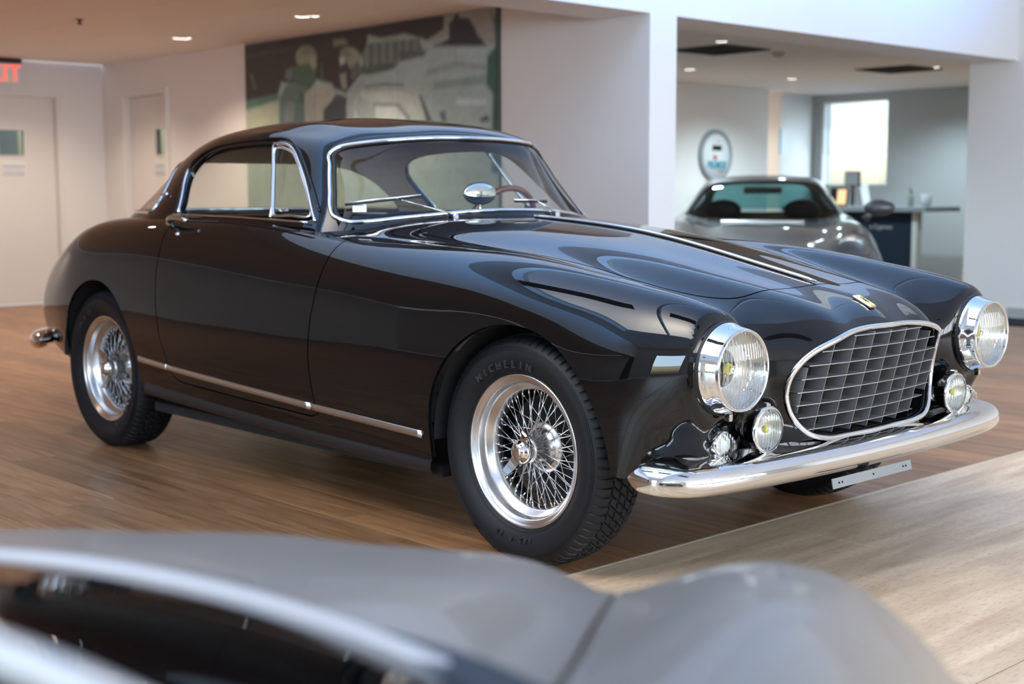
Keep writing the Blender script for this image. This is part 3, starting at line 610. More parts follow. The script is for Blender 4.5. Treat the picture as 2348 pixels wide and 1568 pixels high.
# greenhouse net: windscreen base -> over the roof -> foot of the rear window
ROOF = [
 [(-.830,0,.975),(-.850,.2,.973),(-.905,.4,.955),(-.988,.55,.955),(-1.028,.615,.943),(-1.058,.65,.934),(-1.083,.675,.925),(-1.11,.69,.915)],
 [(-.885,0,1.07),(-.905,.2,1.067),(-.96,.395,1.052),(-1.045,.54,1.035),(-1.095,.60,1.025),(-1.135,.64,1.00),(-1.165,.67,.97),(-1.185,.695,.94)],
 [(-.960,0,1.180),(-.98,.195,1.176),(-1.04,.38,1.162),(-1.135,.51,1.145),(-1.20,.57,1.132),(-1.245,.605,1.09),(-1.27,.645,1.02),(-1.285,.690,.945)],
 [(-1.05,0,1.292),(-1.07,.19,1.289),(-1.125,.36,1.277),(-1.22,.475,1.262),(-1.30,.535,1.242),(-1.385,.563,1.20),(-1.40,.617,1.09),(-1.41,.685,.955)],
 [(-1.16,0,1.330),(-1.18,.18,1.326),(-1.24,.34,1.312),(-1.33,.445,1.293),(-1.43,.508,1.272),(-1.50,.540,1.243),(-1.52,.605,1.115),(-1.53,.682,.965)],
 [(-1.40,0,1.357),(-1.41,.18,1.353),(-1.45,.34,1.337),(-1.52,.43,1.319),(-1.62,.495,1.295),(-1.67,.535,1.260),(-1.68,.603,1.125),(-1.69,.685,.97)],
 [(-1.70,0,1.362),(-1.71,.18,1.358),(-1.73,.34,1.341),(-1.76,.425,1.324),(-1.80,.488,1.297),(-1.84,.530,1.262),(-1.85,.602,1.125),(-1.85,.688,.975)],
 [(-2.0,0,1.352),(-2.0,.18,1.348),(-2.0,.335,1.333),(-2.0,.415,1.317),(-2.01,.480,1.290),(-2.02,.532,1.243),(-2.02,.603,1.12),(-2.01,.69,.975)],
 [(-2.28,0,1.325),(-2.28,.18,1.32),(-2.27,.335,1.303),(-2.25,.42,1.283),(-2.22,.49,1.248),(-2.19,.545,1.195),(-2.15,.612,1.095),(-2.13,.692,.975)],
 [(-2.52,0,1.272),(-2.51,.18,1.267),(-2.48,.335,1.248),(-2.43,.435,1.22),(-2.37,.515,1.175),(-2.31,.58,1.115),(-2.27,.64,1.045),(-2.25,.698,.965)],
 [(-2.75,0,1.178),(-2.74,.18,1.173),(-2.69,.34,1.153),(-2.61,.455,1.12),(-2.53,.535,1.08),(-2.45,.605,1.03),(-2.40,.655,.99),(-2.37,.695,.95)],
 [(-2.95,0,1.065),(-2.93,.18,1.06),(-2.87,.35,1.045),(-2.77,.475,1.022),(-2.67,.56,.998),(-2.57,.62,.975),(-2.5,.66,.955),(-2.46,.685,.94)],
 [(-3.08,0,.975),(-3.06,.19,.97),(-2.99,.36,.96),(-2.87,.49,.95),(-2.76,.57,.945),(-2.65,.62,.94),(-2.57,.65,.935),(-2.5,.67,.93)],
]
def lift(p):
    k = min(1.0, max(0.0, (p[2]-1.12)/.20)); k = k*k*(3-2*k); r = min(1.0, max(0.0, (-1.2-p[0])/.5)); return (p[0], p[1], p[2]+k*(.006+.014*r))
ROOF = [[lift(p) for p in r] for r in ROOF]
roof = Sheet(ROOF, 300, 240, 16, 20, 3e-3, 1e-3).orient((-1.7, 0, .9))
RX, RY, RZ = roof.P[..., 0], roof.P[..., 1], roof.P[..., 2]; RAY = np.abs(RY)

# --- cut outlines
def arch_poly(cx, cz, r, sx=1.0):
    a = np.linspace(0, PI, 40); pts = [(cx+sx*r*math.cos(t), cz+r*math.sin(t)) for t in a]
    return pts+[(cx-sx*r, -.3), (cx+sx*r, -.3)]
f_archF = np.where(AY > .45, sdf(BX, BZ, arch_poly(.025, .335, .378)), -1)
f_archR = np.where(AY > .45, sdf(BX, BZ, arch_poly(-2.585, .375, .345)), -1)
mouth_pts = [(0,.706),(.12,.704),(.235,.690),(.32,.655),(.364,.60),(.376,.54),(.358,.475),(.312,.425),(.235,.403),(.14,.396),(0,.395)]
mouth_poly = catmull([(y, z) for y, z in mouth_pts]+[(-y, z) for y, z in mouth_pts[-2:0:-1]], 6)
f_mouth = np.where(BX > .5, sdf(BY, BZ, mouth_poly), -1)
hood_half = [(.50,0),(.497,.12),(.488,.25),(.465,.325),(.40,.375),(.25,.432),(.0,.478),(-.3,.505),(-.6,.518),(-.76,.505),(-.80,.44),(-.765,.30),(-.735,.15),(-.725,0)]
hood_poly = catmull([(x, y) for x, y in hood_half]+[(x, -y) for x, y in hood_half[-2:0:-1]], 6)
f_hood = np.where(BZ > .7, sdf(BX, BY, hood_poly), -1)
door_pts = [(-.925,1.1),(-.925,.93),(-.932,.85),(-.95,.78),(-.972,.66),(-.98,.55),(-.978,.45),(-.97,.37),(-.955,.338),(-1.0,.325),(-1.4,.335),(-1.88,.352),(-1.945,.37),(-1.975,.43),(-2.012,.52),(-2.036,.64),(-2.05,.76),(-2.05,.88),(-2.06,.96),(-2.06,1.1)]
f_door = np.where(AY > .61, sdf(BX, BZ, door_pts), -1)
def cockpit_front(y): return -.93-.30*(y/.6)**2
cp = [(cockpit_front(y), y) for y in np.linspace(-.6, .6, 13)]+[(-1.4, .625), (-2.1, .63), (-2.36, .60), (-2.42, .45), (-2.45, 0), (-2.42, -.45), (-2.36, -.60), (-2.1, -.63), (-1.4, -.625)]
f_cock = np.where(BZ > .8, sdf(BX, BY, cp), -1)
gap = .0028
f_low = np.where(BX > .2, BZ-.330, 1.0)
f_body = np.minimum.reduce([f_low, -f_archF, -f_archR, -f_mouth, -(f_hood)-gap, -(f_door)-gap, -f_cock])
panel('body_shell', body, f_body, 'black_paint', car)
panel('hood', body, f_hood-gap, 'black_paint', car)
for sgn in (-1, 1):
    panel('door', body, np.minimum(np.where(BY*sgn > 0, f_door-gap, -1), -f_cock), 'black_paint', car)
# black sheet added under the skin, its colour stands for shade in shut lines
liner = MB(); 
def strip_under(fpoly, ax):
    pass
# outline of the added black sheet
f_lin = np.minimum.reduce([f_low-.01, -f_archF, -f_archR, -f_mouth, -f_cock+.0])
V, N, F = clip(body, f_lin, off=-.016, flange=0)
mesh_obj('gap_shade_sheet', V, F, 'dark_void', car, True, N)

# --- windows
ws_half = [(0,1.286),(.15,1.285),(.30,1.277),(.43,1.263),(.50,1.247),(.532,1.222),(.548,1.18),(.585,1.09),(.612,1.030),(.618,1.002),(.598,.985),(.55,.984),(.42,.998),(.25,1.012),(.12,1.018),(0,1.020)]
ws_poly = catmull([(y, z) for y, z in ws_half]+[(-y, z) for y, z in ws_half[-2:0:-1]], 6)
f_ws = np.where(RX > -1.42, sdf(RY, RZ, ws_poly), -1)
side_pts = [(-1.165,.995),(-1.20,1.02),(-1.264,1.085),(-1.325,1.145),(-1.384,1.196),(-1.44,1.237),(-1.50,1.260),(-1.60,1.268),(-1.80,1.268),(-1.98,1.258),(-2.08,1.236),(-2.135,1.205),(-2.155,1.165),(-2.14,1.12),(-2.10,1.055),(-2.065,1.0),(-1.8,.996),(-1.5,.992)]
side_poly = catmull(side_pts, 5)
f_side = np.where(RAY > .40, sdf(RX, RZ, side_poly), -1)
bl_edge = [(-2.33,1.000),(-2.325,1.03),(-2.335,1.08),(-2.365,1.13),(-2.41,1.175),(-2.47,1.21),(-2.55,1.235),(-2.64,1.248)]
# the rear window wraps round: outline in (angle-like) coordinate = x beyond an edge curve that depends on z, and above its sill
ex = np.interp(RZ, [1.0, 1.03, 1.08, 1.13, 1.175, 1.205, 1.225, 1.238, 1.245], [-2.335, -2.325, -2.335, -2.365, -2.41, -2.46, -2.52, -2.62, -2.9])
zb = 1.004
f_bl = np.minimum(ex-RX, RZ-zb)
# rounded lower corners
rc = .03; a_, b_ = ex-RX, RZ-zb
f_bl = np.where((a_ < rc) & (b_ < rc) & (a_ > 0) & (b_ > 0), rc-np.hypot(rc-a_, rc-b_), f_bl)
f_roof = np.minimum.reduce([-f_ws, -f_side, -f_bl])
panel('roof', roof, f_roof, 'black_paint', car, flange=.02)
V, N, F = clip(roof, np.minimum.reduce([-f_ws-.004, -f_side-.004, -f_bl-.004, RZ-1.0]), off=-.022, flange=0)
mesh_obj('headliner', V, [f[::-1] for f in F], 'tan_headliner', car, True, [-n for n in N])
panel('windshield', roof, f_ws, 'car_glass', car, off=-.006, flange=0)
panel('rear_window', roof, f_bl, 'car_glass', car, off=-.006, flange=0)
def surf_curve(sheet, a, b, pts, mask, off=0.0):
    out = []
    for p in pts:
        q, n = sheet.project(a, b, p[0], p[1], mask); out.append(q+n*off)
    return out
def strip_on(name, pts, r, mat='chrome', parent=car, closed=False, flat=None, n=8):
    return MB().tube(pts, r, n, closed, flat).build(name, mat, parent, True)
strip_on('windshield_trim', surf_curve(roof, 1, 2, ws_poly, RX > -1.42, .001), .008, 'chrome', closed=True)
strip_on('windshield_seal', surf_curve(roof, 1, 2, ws_poly*[.985, 1]+[0, 0], RX > -1.42, -.004), .008, 'black_rubber', closed=True)
# chrome edge of the rear window from the iso-line of its outline
def iso_loop(sheet, f, side=None):
    """ordered points of the longest f=0 line"""
    V, N, F = clip(sheet, f, flange=.001)
    nb = {}
    from collections import Counter
    ec = Counter()
    nq = [k for k, ff in enumerate(F)]
    # flange quads were appended last as (b, a, a+1, b+1)
    for ff in F:
        if len(ff) == 4 and ff[2] == ff[1]+1 and ff[3] == ff[0]+1: nb.setdefault(ff[0], []).append(ff[1]); nb.setdefault(ff[1], []).append(ff[0])
    loops = []; seen = set()
    ends = [k for k in nb if len(nb[k]) == 1]+list(nb)
    for st in ends:
        if st in seen: continue
        cur = st; L = [st]; seen.add(st)
        while True:
            nx = [k for k in nb[cur] if k not in seen]
            if not nx: break
            cur = nx[0]; seen.add(cur); L.append(cur)
        loops.append([V[k] for k in L])
    return sorted(loops, key=len)[-1]
L = iso_loop(roof, f_bl)
L = np.array(L)[::2]
for _ in range(4): L = (np.roll(L, 1, 0)+2*L+np.roll(L, -1, 0))/4
strip_on('rear_window_trim', L, .0075, 'chrome', closed=True)

for sgn in (-1, 1):
    mk = (RAY > .40) & (RY*sgn > 0)
    # door window frame, quarter light, glass
    P = lambda pts, off=.0: surf_curve(roof, 0, 2, pts, mk, off)
    panel('door_window', roof, np.where((RY*sgn > 0), np.minimum(f_side+.004, -1.44-.40*(RZ-1.0)-RX+.04), -1), 'car_glass', car, off=-.016, flange=0)
    vent = [(-1.195,1.004),(-1.264,1.076),(-1.33,1.138),(-1.39,1.193),(-1.44,1.230),(-1.50,1.250),(-1.570,1.256),(-1.572,1.245),(-1.525,1.165),(-1.475,1.085),(-1.425,1.012),(-1.418,1.004),(-1.3,1.003)]
    vp = catmull([(x, z) for x, z in vent], 4)
    f_v = np.where(mk, sdf(RX, RZ, vp), -1)
    vw = panel('quarter_window', roof, f_v, 'car_glass', car, off=-.006, flange=0)
    strip_on('quarter_window_frame', P(vp, -.002), .0058, 'chrome', closed=True)
    # front upright of the door frame: A pillar to belt
    fr = catmull([(-1.155,.985),(-1.205,1.03),(-1.264,1.088),(-1.325,1.148),(-1.384,1.199),(-1.44,1.240),(-1.50,1.263),(-1.59,1.270)], 5, False)
    strip_on('door_frame_trim', P(fr, .002), .0062, 'chrome')
    bar = [(-1.59,1.262),(-1.545,1.19),(-1.49,1.10),(-1.44,1.02),(-1.43,.995)]
    strip_on('divider_bar', P(catmull(bar, 4, False), .0), .0065, 'chrome')
    strip_on('rear_channel', P(catmull([(-2.185,1.175),(-2.165,1.13),(-2.125,1.07),(-2.085,1.005)], 4, False), .004), .0075, 'chrome')
    strip_on('belt_trim', [(x, sgn*(.694-.004*(x+1.6)**2), z) for x, z in zip(np.linspace(-1.15, -2.09, 24), np.interp(np.linspace(-1.15, -2.09, 24), [-2.09, -1.6, -1.15], [1.0, .995, .982]))], .0062, 'chrome', flat=.7)
    drip = catmull([(-1.16,1.02),(-1.25,1.105),(-1.36,1.205),(-1.44,1.258),(-1.52,1.284),(-1.66,1.289),(-1.85,1.284),(-2.02,1.270),(-2.13,1.240),(-2.195,1.19),(-2.19,1.14),(-2.13,1.04),(-2.10,.99)], 5, False)
    strip_on('drip_rail', P(drip, .003), .0055, 'black_paint')
    # latch of the quarter light
    q, n = roof.project(0, 2, -1.39, 1.03, mk)
    MB().box((-.045, -.006, -.005), (.02, .006, .005)).build('latch', 'chrome', vw, loc=q+n*(-.018))
    # pillar emblem lamp
    q, n = roof.project(0, 2, -2.265, 1.075, mk)
    m = MB(); m.sphere(q+n*.008, .013, 12, 8, (1.4, .8, .8)); m.tube([q+n*.004, q+n*.012+np.array([-.03, 0, -.005])], .005, 8); m.build('pillar_flasher', 'chrome', car, True)
    # push button door handle
    q, n = body.project(0, 2, -2.03, .955, (BY*sgn > 0) & (AY > .6))
    m = MB(); hp = [q+n*.012+np.array([.04, 0, .0]), q+n*.034+np.array([.02, 0, .004]), q+n*.038+np.array([.06, 0, .006]), q+n*.036+np.array([.11, 0, .005]), q+n*.030+np.array([.145, 0, .002])]
    hp[0] = q+np.array([-.005, 0, 0]); m.tube(catmull(hp, 5, False), [.017-.0003*i for i in range(21)], 10, flat=.8); m.sphere(q+n*.016, .018, 14, 10, (1, 1, .8)); m.build('door_handle', 'chrome', car, True)
    q, n = body.project(0, 2, -1.955, .925, (BY*sgn > 0) & (AY > .6))
    MB().lathe([(0, .006), (.007, .006), (.009, 0), (.009, -.004)], 16, 'y').build('door_lock', 'chrome', car, True, loc=q).rotation_euler = (0, 0, PI if sgn < 0 else 0)
    # side trim: three pieces
    sm = (BY*sgn > 0) & (AY > .6) & (BZ < .6)
    def zt(x): return np.interp(x, [-2.21, -1.977, -.988, -.385], [.417, .403, .360, .343])
    for x0, x1 in ((-2.215, -1.982), (-1.976, -.992), (-.984, -.385)):
        xs = np.linspace(x0, x1, 26); pts = []
        nn = None
        for x in xs:
            q, n = body.project(0, 2, x, zt(x), sm); pts.append(q+n*.002); nn = n
        strip_on('side_trim', pts, .0058, 'satin_aluminium', flat=2.15, n=12)
        # MB tube flat scales along v (vertical-ish); keep depth slim
    # sill under the doors
    m = MB(); sx = np.linspace(-2.2, -.37, 30)
    prof = [(-.005, .03), (.004, .012), (.006, -.006), (-.002, -.024), (-.03, -.03)]
    G = []
    for x in sx:
        zz = np.interp(x, [-2.2, -2.06, -1.06, -.40], [.295, .290, .254, .240])
        G.append([(x, sgn*(.782+p[0]), zz+p[1]) for p in prof])
    m.grid(G).build('sill', 'black_satin', car, True)
# headlamp pods, see below. hood strip, badge
def zc(x):
    q, n = body.project(0, 1, x, 0.0, BZ > .69); return q, n
pts = []
for x in np.linspace(-.72, .49, 50):
    q, n = zc(x); pts.append(q+n*.006)
strip_on('hood_strip', pts, [.0062]*46+[.0062, .006, .005, .003], 'chrome')
q, n = zc(.655)
R = Matrix.Identity(4)
bd = MB(); bd.box((-.034, -.0155, -.002), (.034, .0155, .005), .003)
o = bd.build('badge', 'chrome', car); ang = math.atan2(n[0], n[2]); o.location = q+n*.003; o.rotation_euler = (0, ang, 0)
o2 = MB().box((-.030, -.0125, .005), (.030, .0125, .0062)).build('badge_enamel', 'yellow_enamel', o)
# small prancing animal silhouette on the badge
hm = MB(); hr = [(-.016,-.004),(-.012,.0),(-.006,-.002),(.0,-.003),(.006,-.007),(.008,-.005),(.003,.001),(.010,.0),(.016,-.003),(.012,.003),(.006,.006),(.0,.004),(-.008,.005),(-.013,.009),(-.010,.003),(-.019,.003)]
hm.prism([(x, y, .0063) for x, y in hr], 0, (0, 0, .0006)); hm.build('badge_horse', 'black_satin', o)

# --- grille: chrome rim, dark duct, egg crate
def mouth_x(y, z): return .696+(z-.404)*.262-.26*y*y
rim = []
for y, z in catmull([(y, z) for y, z in mouth_pts]+[(-y, z) for y, z in mouth_pts[-2:0:-1]], 8):
    q, n = body.project(1, 2, y, z, BX > .5); rim.append(q+np.array([.006, 0, 0]))
gr = empty('grille', (0, 0, 0), parent=car)
MB().tube(rim, .0085, 10, True).build('grille_rim', 'chrome', gr, True)
# polished duct wall behind the rim
G = []
for p in rim:
    c = np.array([p[0], 0, .553]); G.append([p, p+np.array([-.03, 0, 0])+(c-p)*[0, .035, .05], p+np.array([-.10, 0, 0])+(c-p)*[0, .05, .07], p+np.array([-.16, 0, 0])+(c-p)*[0, .06, .08]])
G.append(G[0]); MB().grid(G).build('grille_duct', 'black_paint', gr, True)
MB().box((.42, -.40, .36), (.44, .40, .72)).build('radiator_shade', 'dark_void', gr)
# crate plates clipped to the inner outline
inner = catmull([(y*.93, .553+(z-.553)*.93) for y, z in mouth_pts]+[(-y*.93, .553+(z-.553)*.93) for y, z in mouth_pts[-2:0:-1]], 6)
def span(poly, ax, v):
    c = []
    for i in range(len(poly)):
        a, b = poly[i], poly[(i+1) % len(poly)]
        if (a[ax]-v)*(b[ax]-v) < 0: t = (v-a[ax])/(b[ax]-a[ax]); c.append(a[1-ax]+t*(b[1-ax]-a[1-ax]))
    return (min(c), max(c)) if len(c) >= 2 else None
dep = .055; th = .0010
for k in range(-4, 5):
    y = k*.083; s_ = span(inner, 0, y+1e-5)
    if not s_: continue
    zz = np.linspace(s_[0], s_[1], 12); m = MB(); G = []
    for z in zz:
        x = mouth_x(y, z)-.022; G.append([(x-dep, y-th, z), (x, y-th, z), (x, y+th, z), (x-dep, y+th, z), (x-dep, y-th, z)])
    m.grid(G).build('grille_bar', 'grille_metal', gr)
for k in range(-3, 5):
    z = .538+k*.0375; s_ = span(inner, 1, z)
    if not s_: continue
    yy = np.linspace(s_[0], s_[1], 24); m = MB(); G = []
    for y in yy:
        x = mouth_x(y, z)-.021; G.append([(x-dep, y, z-th), (x, y, z-th), (x, y, z+th), (x-dep, y, z+th), (x-dep, y, z-th)])
    m.grid(G).build('grille_slat', 'grille_metal', gr)

# --- lamps
def revolve_x(prof, n=56): return MB().lathe(prof, n, 'x')
def headlamp(sgn):
    t = empty('headlamp', (.674, sgn*.643, .631), parent=car)
    revolve_x([(.116, -.035), (.1205, -.010), (.1205, -.004), (.117, .002), (.1125, .022), (.109, .038), (.1065, .046), (.103, .048), (.099, .045), (.0975, .036)]).build('bezel', 'chrome', t, True)
    revolve_x([(.1225, -.016), (.1235, -.012), (.1215, -.008)]).build('seal', 'black_rubber', t, True)
    revolve_x([(.124, -.12), (.124, -.06), (.1235, -.022), (.1215, -.011), (.112, -.008)]).build('lamp_bucket', 'black_paint', t, True)
    revolve_x([(.0975, .036), (.091, .028), (.070, -.002), (.045, -.026), (.015, -.038), (.0, -.039)]).build('reflector', 'polished_aluminium', t, True)
    MB().sphere((-.008, 0, 0), .016, 14, 10).build('bulb', 'bulb_yellow', t, True)
    MB().sphere((.01, 0, 0), .010, 12, 8, (.5, 1, 1)).build('bulb_shield', 'chrome', t, True)
    # fluted lens: dome with vertical ribs
    G = []
    for i in range(10):
        r = .0975*i/9; row = []
        for k in range(73):
            a = 2*PI*k/72; y, z = r*math.cos(a), r*math.sin(a)
            x = .036+.016*(1-(r/.0975)**2); row.append((x, y, z))
        G.append(row)
    MB().grid(G).build('lens', 'lens_glass', t, True)
    # moulded ribs in the lens
    m = MB()
    for k in range(-9, 10):
        y = k*.0096; h = math.sqrt(max(0, .092**2-y*y))
        if h < .01: continue
        zz = np.linspace(-h*.55 if abs(k) > 3 else -h*.15, h, 9); m.tube([(.034+.016*(1-(y*y+z*z)/.0975**2), y, z) for z in zz], .0011, 5)
    for k in range(-5, 6):
        m.tube([(.036+.0155*(1-.1), k*.006, -.015), (.034+.004, k*.014, -.074)], .0010, 5)
    m.build('lens_rib', 'lens_glass', t, True)
    MB().box((-.008, -.007, -.136), (.006, .007, -.118)).build('clip', 'chrome', t)
    return t
headlamp(-1); headlamp(1)
def foglamp(sgn):
    t = empty('fog_lamp', (.680, sgn*.487, .455), parent=car)
    revolve_x([(0, -.062), (.025, -.058), (.045, -.045), (.057, -.022), (.060, -.008), (.0635, -.004), (.0645, .002), (.0625, .008), (.057, .009)], 40).build('housing', 'chrome', t, True)
    revolve_x([(.057, .006), (.045, -.014), (.025, -.03), (.0, -.036)], 40).build('reflector', 'polished_aluminium', t, True)
    MB().sphere((-.006, 0, 0), .011, 12, 8).build('bulb', 'bulb_yellow', t, True)
    revolve_x([(.058, .005), (.045, .011), (.025, .0145), (.0, .016)], 40).build('lens', 'lens_glass', t, True)
    m = MB()
    for k in range(-7, 8):
        y = k*.0072; h = math.sqrt(max(0, .054**2-y*y)); m.tube([(.008+.009*(1-(y*y+z*z)/.058**2), y, z) for z in np.linspace(-h, h, 7)], .0009, 5)
    m.build('lens_rib', 'lens_glass', t, True)
    MB().box((-.012, -.009, .060), (.004, .009, .072), .003).build('clip', 'chrome', t)
    MB().lathe([(.016, -.105), (.016, -.085), (.010, -.078), (.009, -.055)], 16, 'z', (-.02, 0, 0)).build('stand', 'chrome', t, True)
    return t
foglamp(-1); foglamp(1)
for sgn in (-1, 1):
    t = empty('turn_signal', (.646, sgn*.626, .427), parent=car)
    revolve_x([(.033, -.05), (.037, -.02), (.0375, -.004), (.035, .002), (.031, .003)], 32).build('base', 'chrome', t, True)
    revolve_x([(.031, 0), (.031, .008), (.026, .009), (.026, .016), (.021, .017), (.021, .024), (.015, .025), (.015, .031), (.009, .032), (.008, .037), (0, .038)], 32).build('lens', 'lens_glass', t, False)
    revolve_x([(.028, -.002), (.015, .006), (0, .010)], 20).build('reflector', 'white_plastic', t, True)

# --- front bumper blade
bx = [(.50,.835),(.60,.83),(.668,.775),(.705,.65),(.728,.45),(.742,.2),(.745,0)]
bc = catmull([(x, -y) for x, y in bx]+[(x, y) for x, y in bx[-2::-1]], 10, False)
def bumper(name, curve, zc_, prof, mat='chrome', end=.05):
    """prof points are (outward, height)"""
    n = len(curve); G = []
    for i, p in enumerate(curve):
        a = curve[max(0, i-1)]; b = curve[min(n-1, i+1)]; t = (b-a)/np.linalg.norm(b-a); o_ = np.array([t[1], -t[0]])
        if o_@(p-np.array([curve[:, 0].mean()*(.0)-1.4, 0])) < 0: o_ = -o_
        d = min(np.linalg.norm(curve[0]-p), np.linalg.norm(curve[-1]-p)); k = math.sqrt(min(1, max(0, 1-(1-min(1, d/end))**2))+1e-4)
        k = max(k, .06)
        G.append([(p[0]+o_[0]*q[0]*(.4+.6*k), p[1]+o_[1]*q[0]*(.4+.6*k), zc_+q[1]*k) for q in prof])
    return MB().grid(G)
bprof = [(-.055, -.030), (-.030, -.040), (-.008, -.040), (.006, -.032), (.014, -.018), (.016, -.002), (.012, .013), (.002, .026), (-.015, .036), (-.045, .043), (-.100, .049), (-.074, .043), (-.055, -.010), (-.055, -.030)]
bprof = [tuple(q) for q in catmull(bprof[:11], 4, False)]+[(-.105, .0475), (-.108, .042), (-.060, .0)]
bumper('front_bumper', bc, .350, bprof, end=.04).build('front_bumper', 'chrome', car, True)
for sgn in (-1, 1):
    MB().tube([(.50, sgn*.40, .345), (.70, sgn*.40, .345)], .018, 10).build('bumper_bracket', 'black_satin', car, True)
# splash apron between bumper and nose
apron = [[(.55-.02*abs(y)*1.2, y, .375), (.60-.05*abs(y), y, .386), (.672-.10*abs(y)**2, y, .392)] for y in np.linspace(-.66, .66, 24)]
MB().grid(apron).build('bumper_apron', 'black_paint', car, True)
lp = MB().box((0, -.20, -.014), (.003, .20, .014)); lpo = lp.build('number_plate_bracket', 'dull_steel', car, loc=(.765, -.105, .292)); lpo.rotation_euler = (0, math.radians(-12), 0)
for y in (-.17, -.155, 0.0, .155, .17):
    MB().lathe([(0, .0045), (.003, .0045), (.003, .003)], 8, 'x').build('rivet', 'dark_void', lpo, loc=(0, y, 0))
MB().box((.56, -.13, .300), (.765, -.08, .304)).build('bracket_arm', 'black_satin', car)
# --- rear bumper
rx = [(-3.24,.765),(-3.35,.745),(-3.44,.69),(-3.51,.57),(-3.555,.35),(-3.57,0)]
rcv = catmull([(x, -y) for x, y in rx]+[(x, y) for x, y in rx[-2::-1]], 8, False)
bm = bumper('rear_bumper', rcv, .405, bprof, end=.07); 
bm.build('rear_bumper', 'chrome', car, True)
# --- tail lamps
for sgn in (-1, 1):
    q, n = body.project(1, 2, sgn*.575, .665, BX < -3.2)
    t = empty('tail_lamp', q, parent=car)
    MB().sphere((0, 0, 0), .03, 14, 12, (.8, .8, 2.3)).build('lens', 'red_lens', t, True)
    MB().sphere((.006, 0, 0), .034, 14, 12, (.7, .85, 2.35)).build('bezel', 'chrome', t, True)

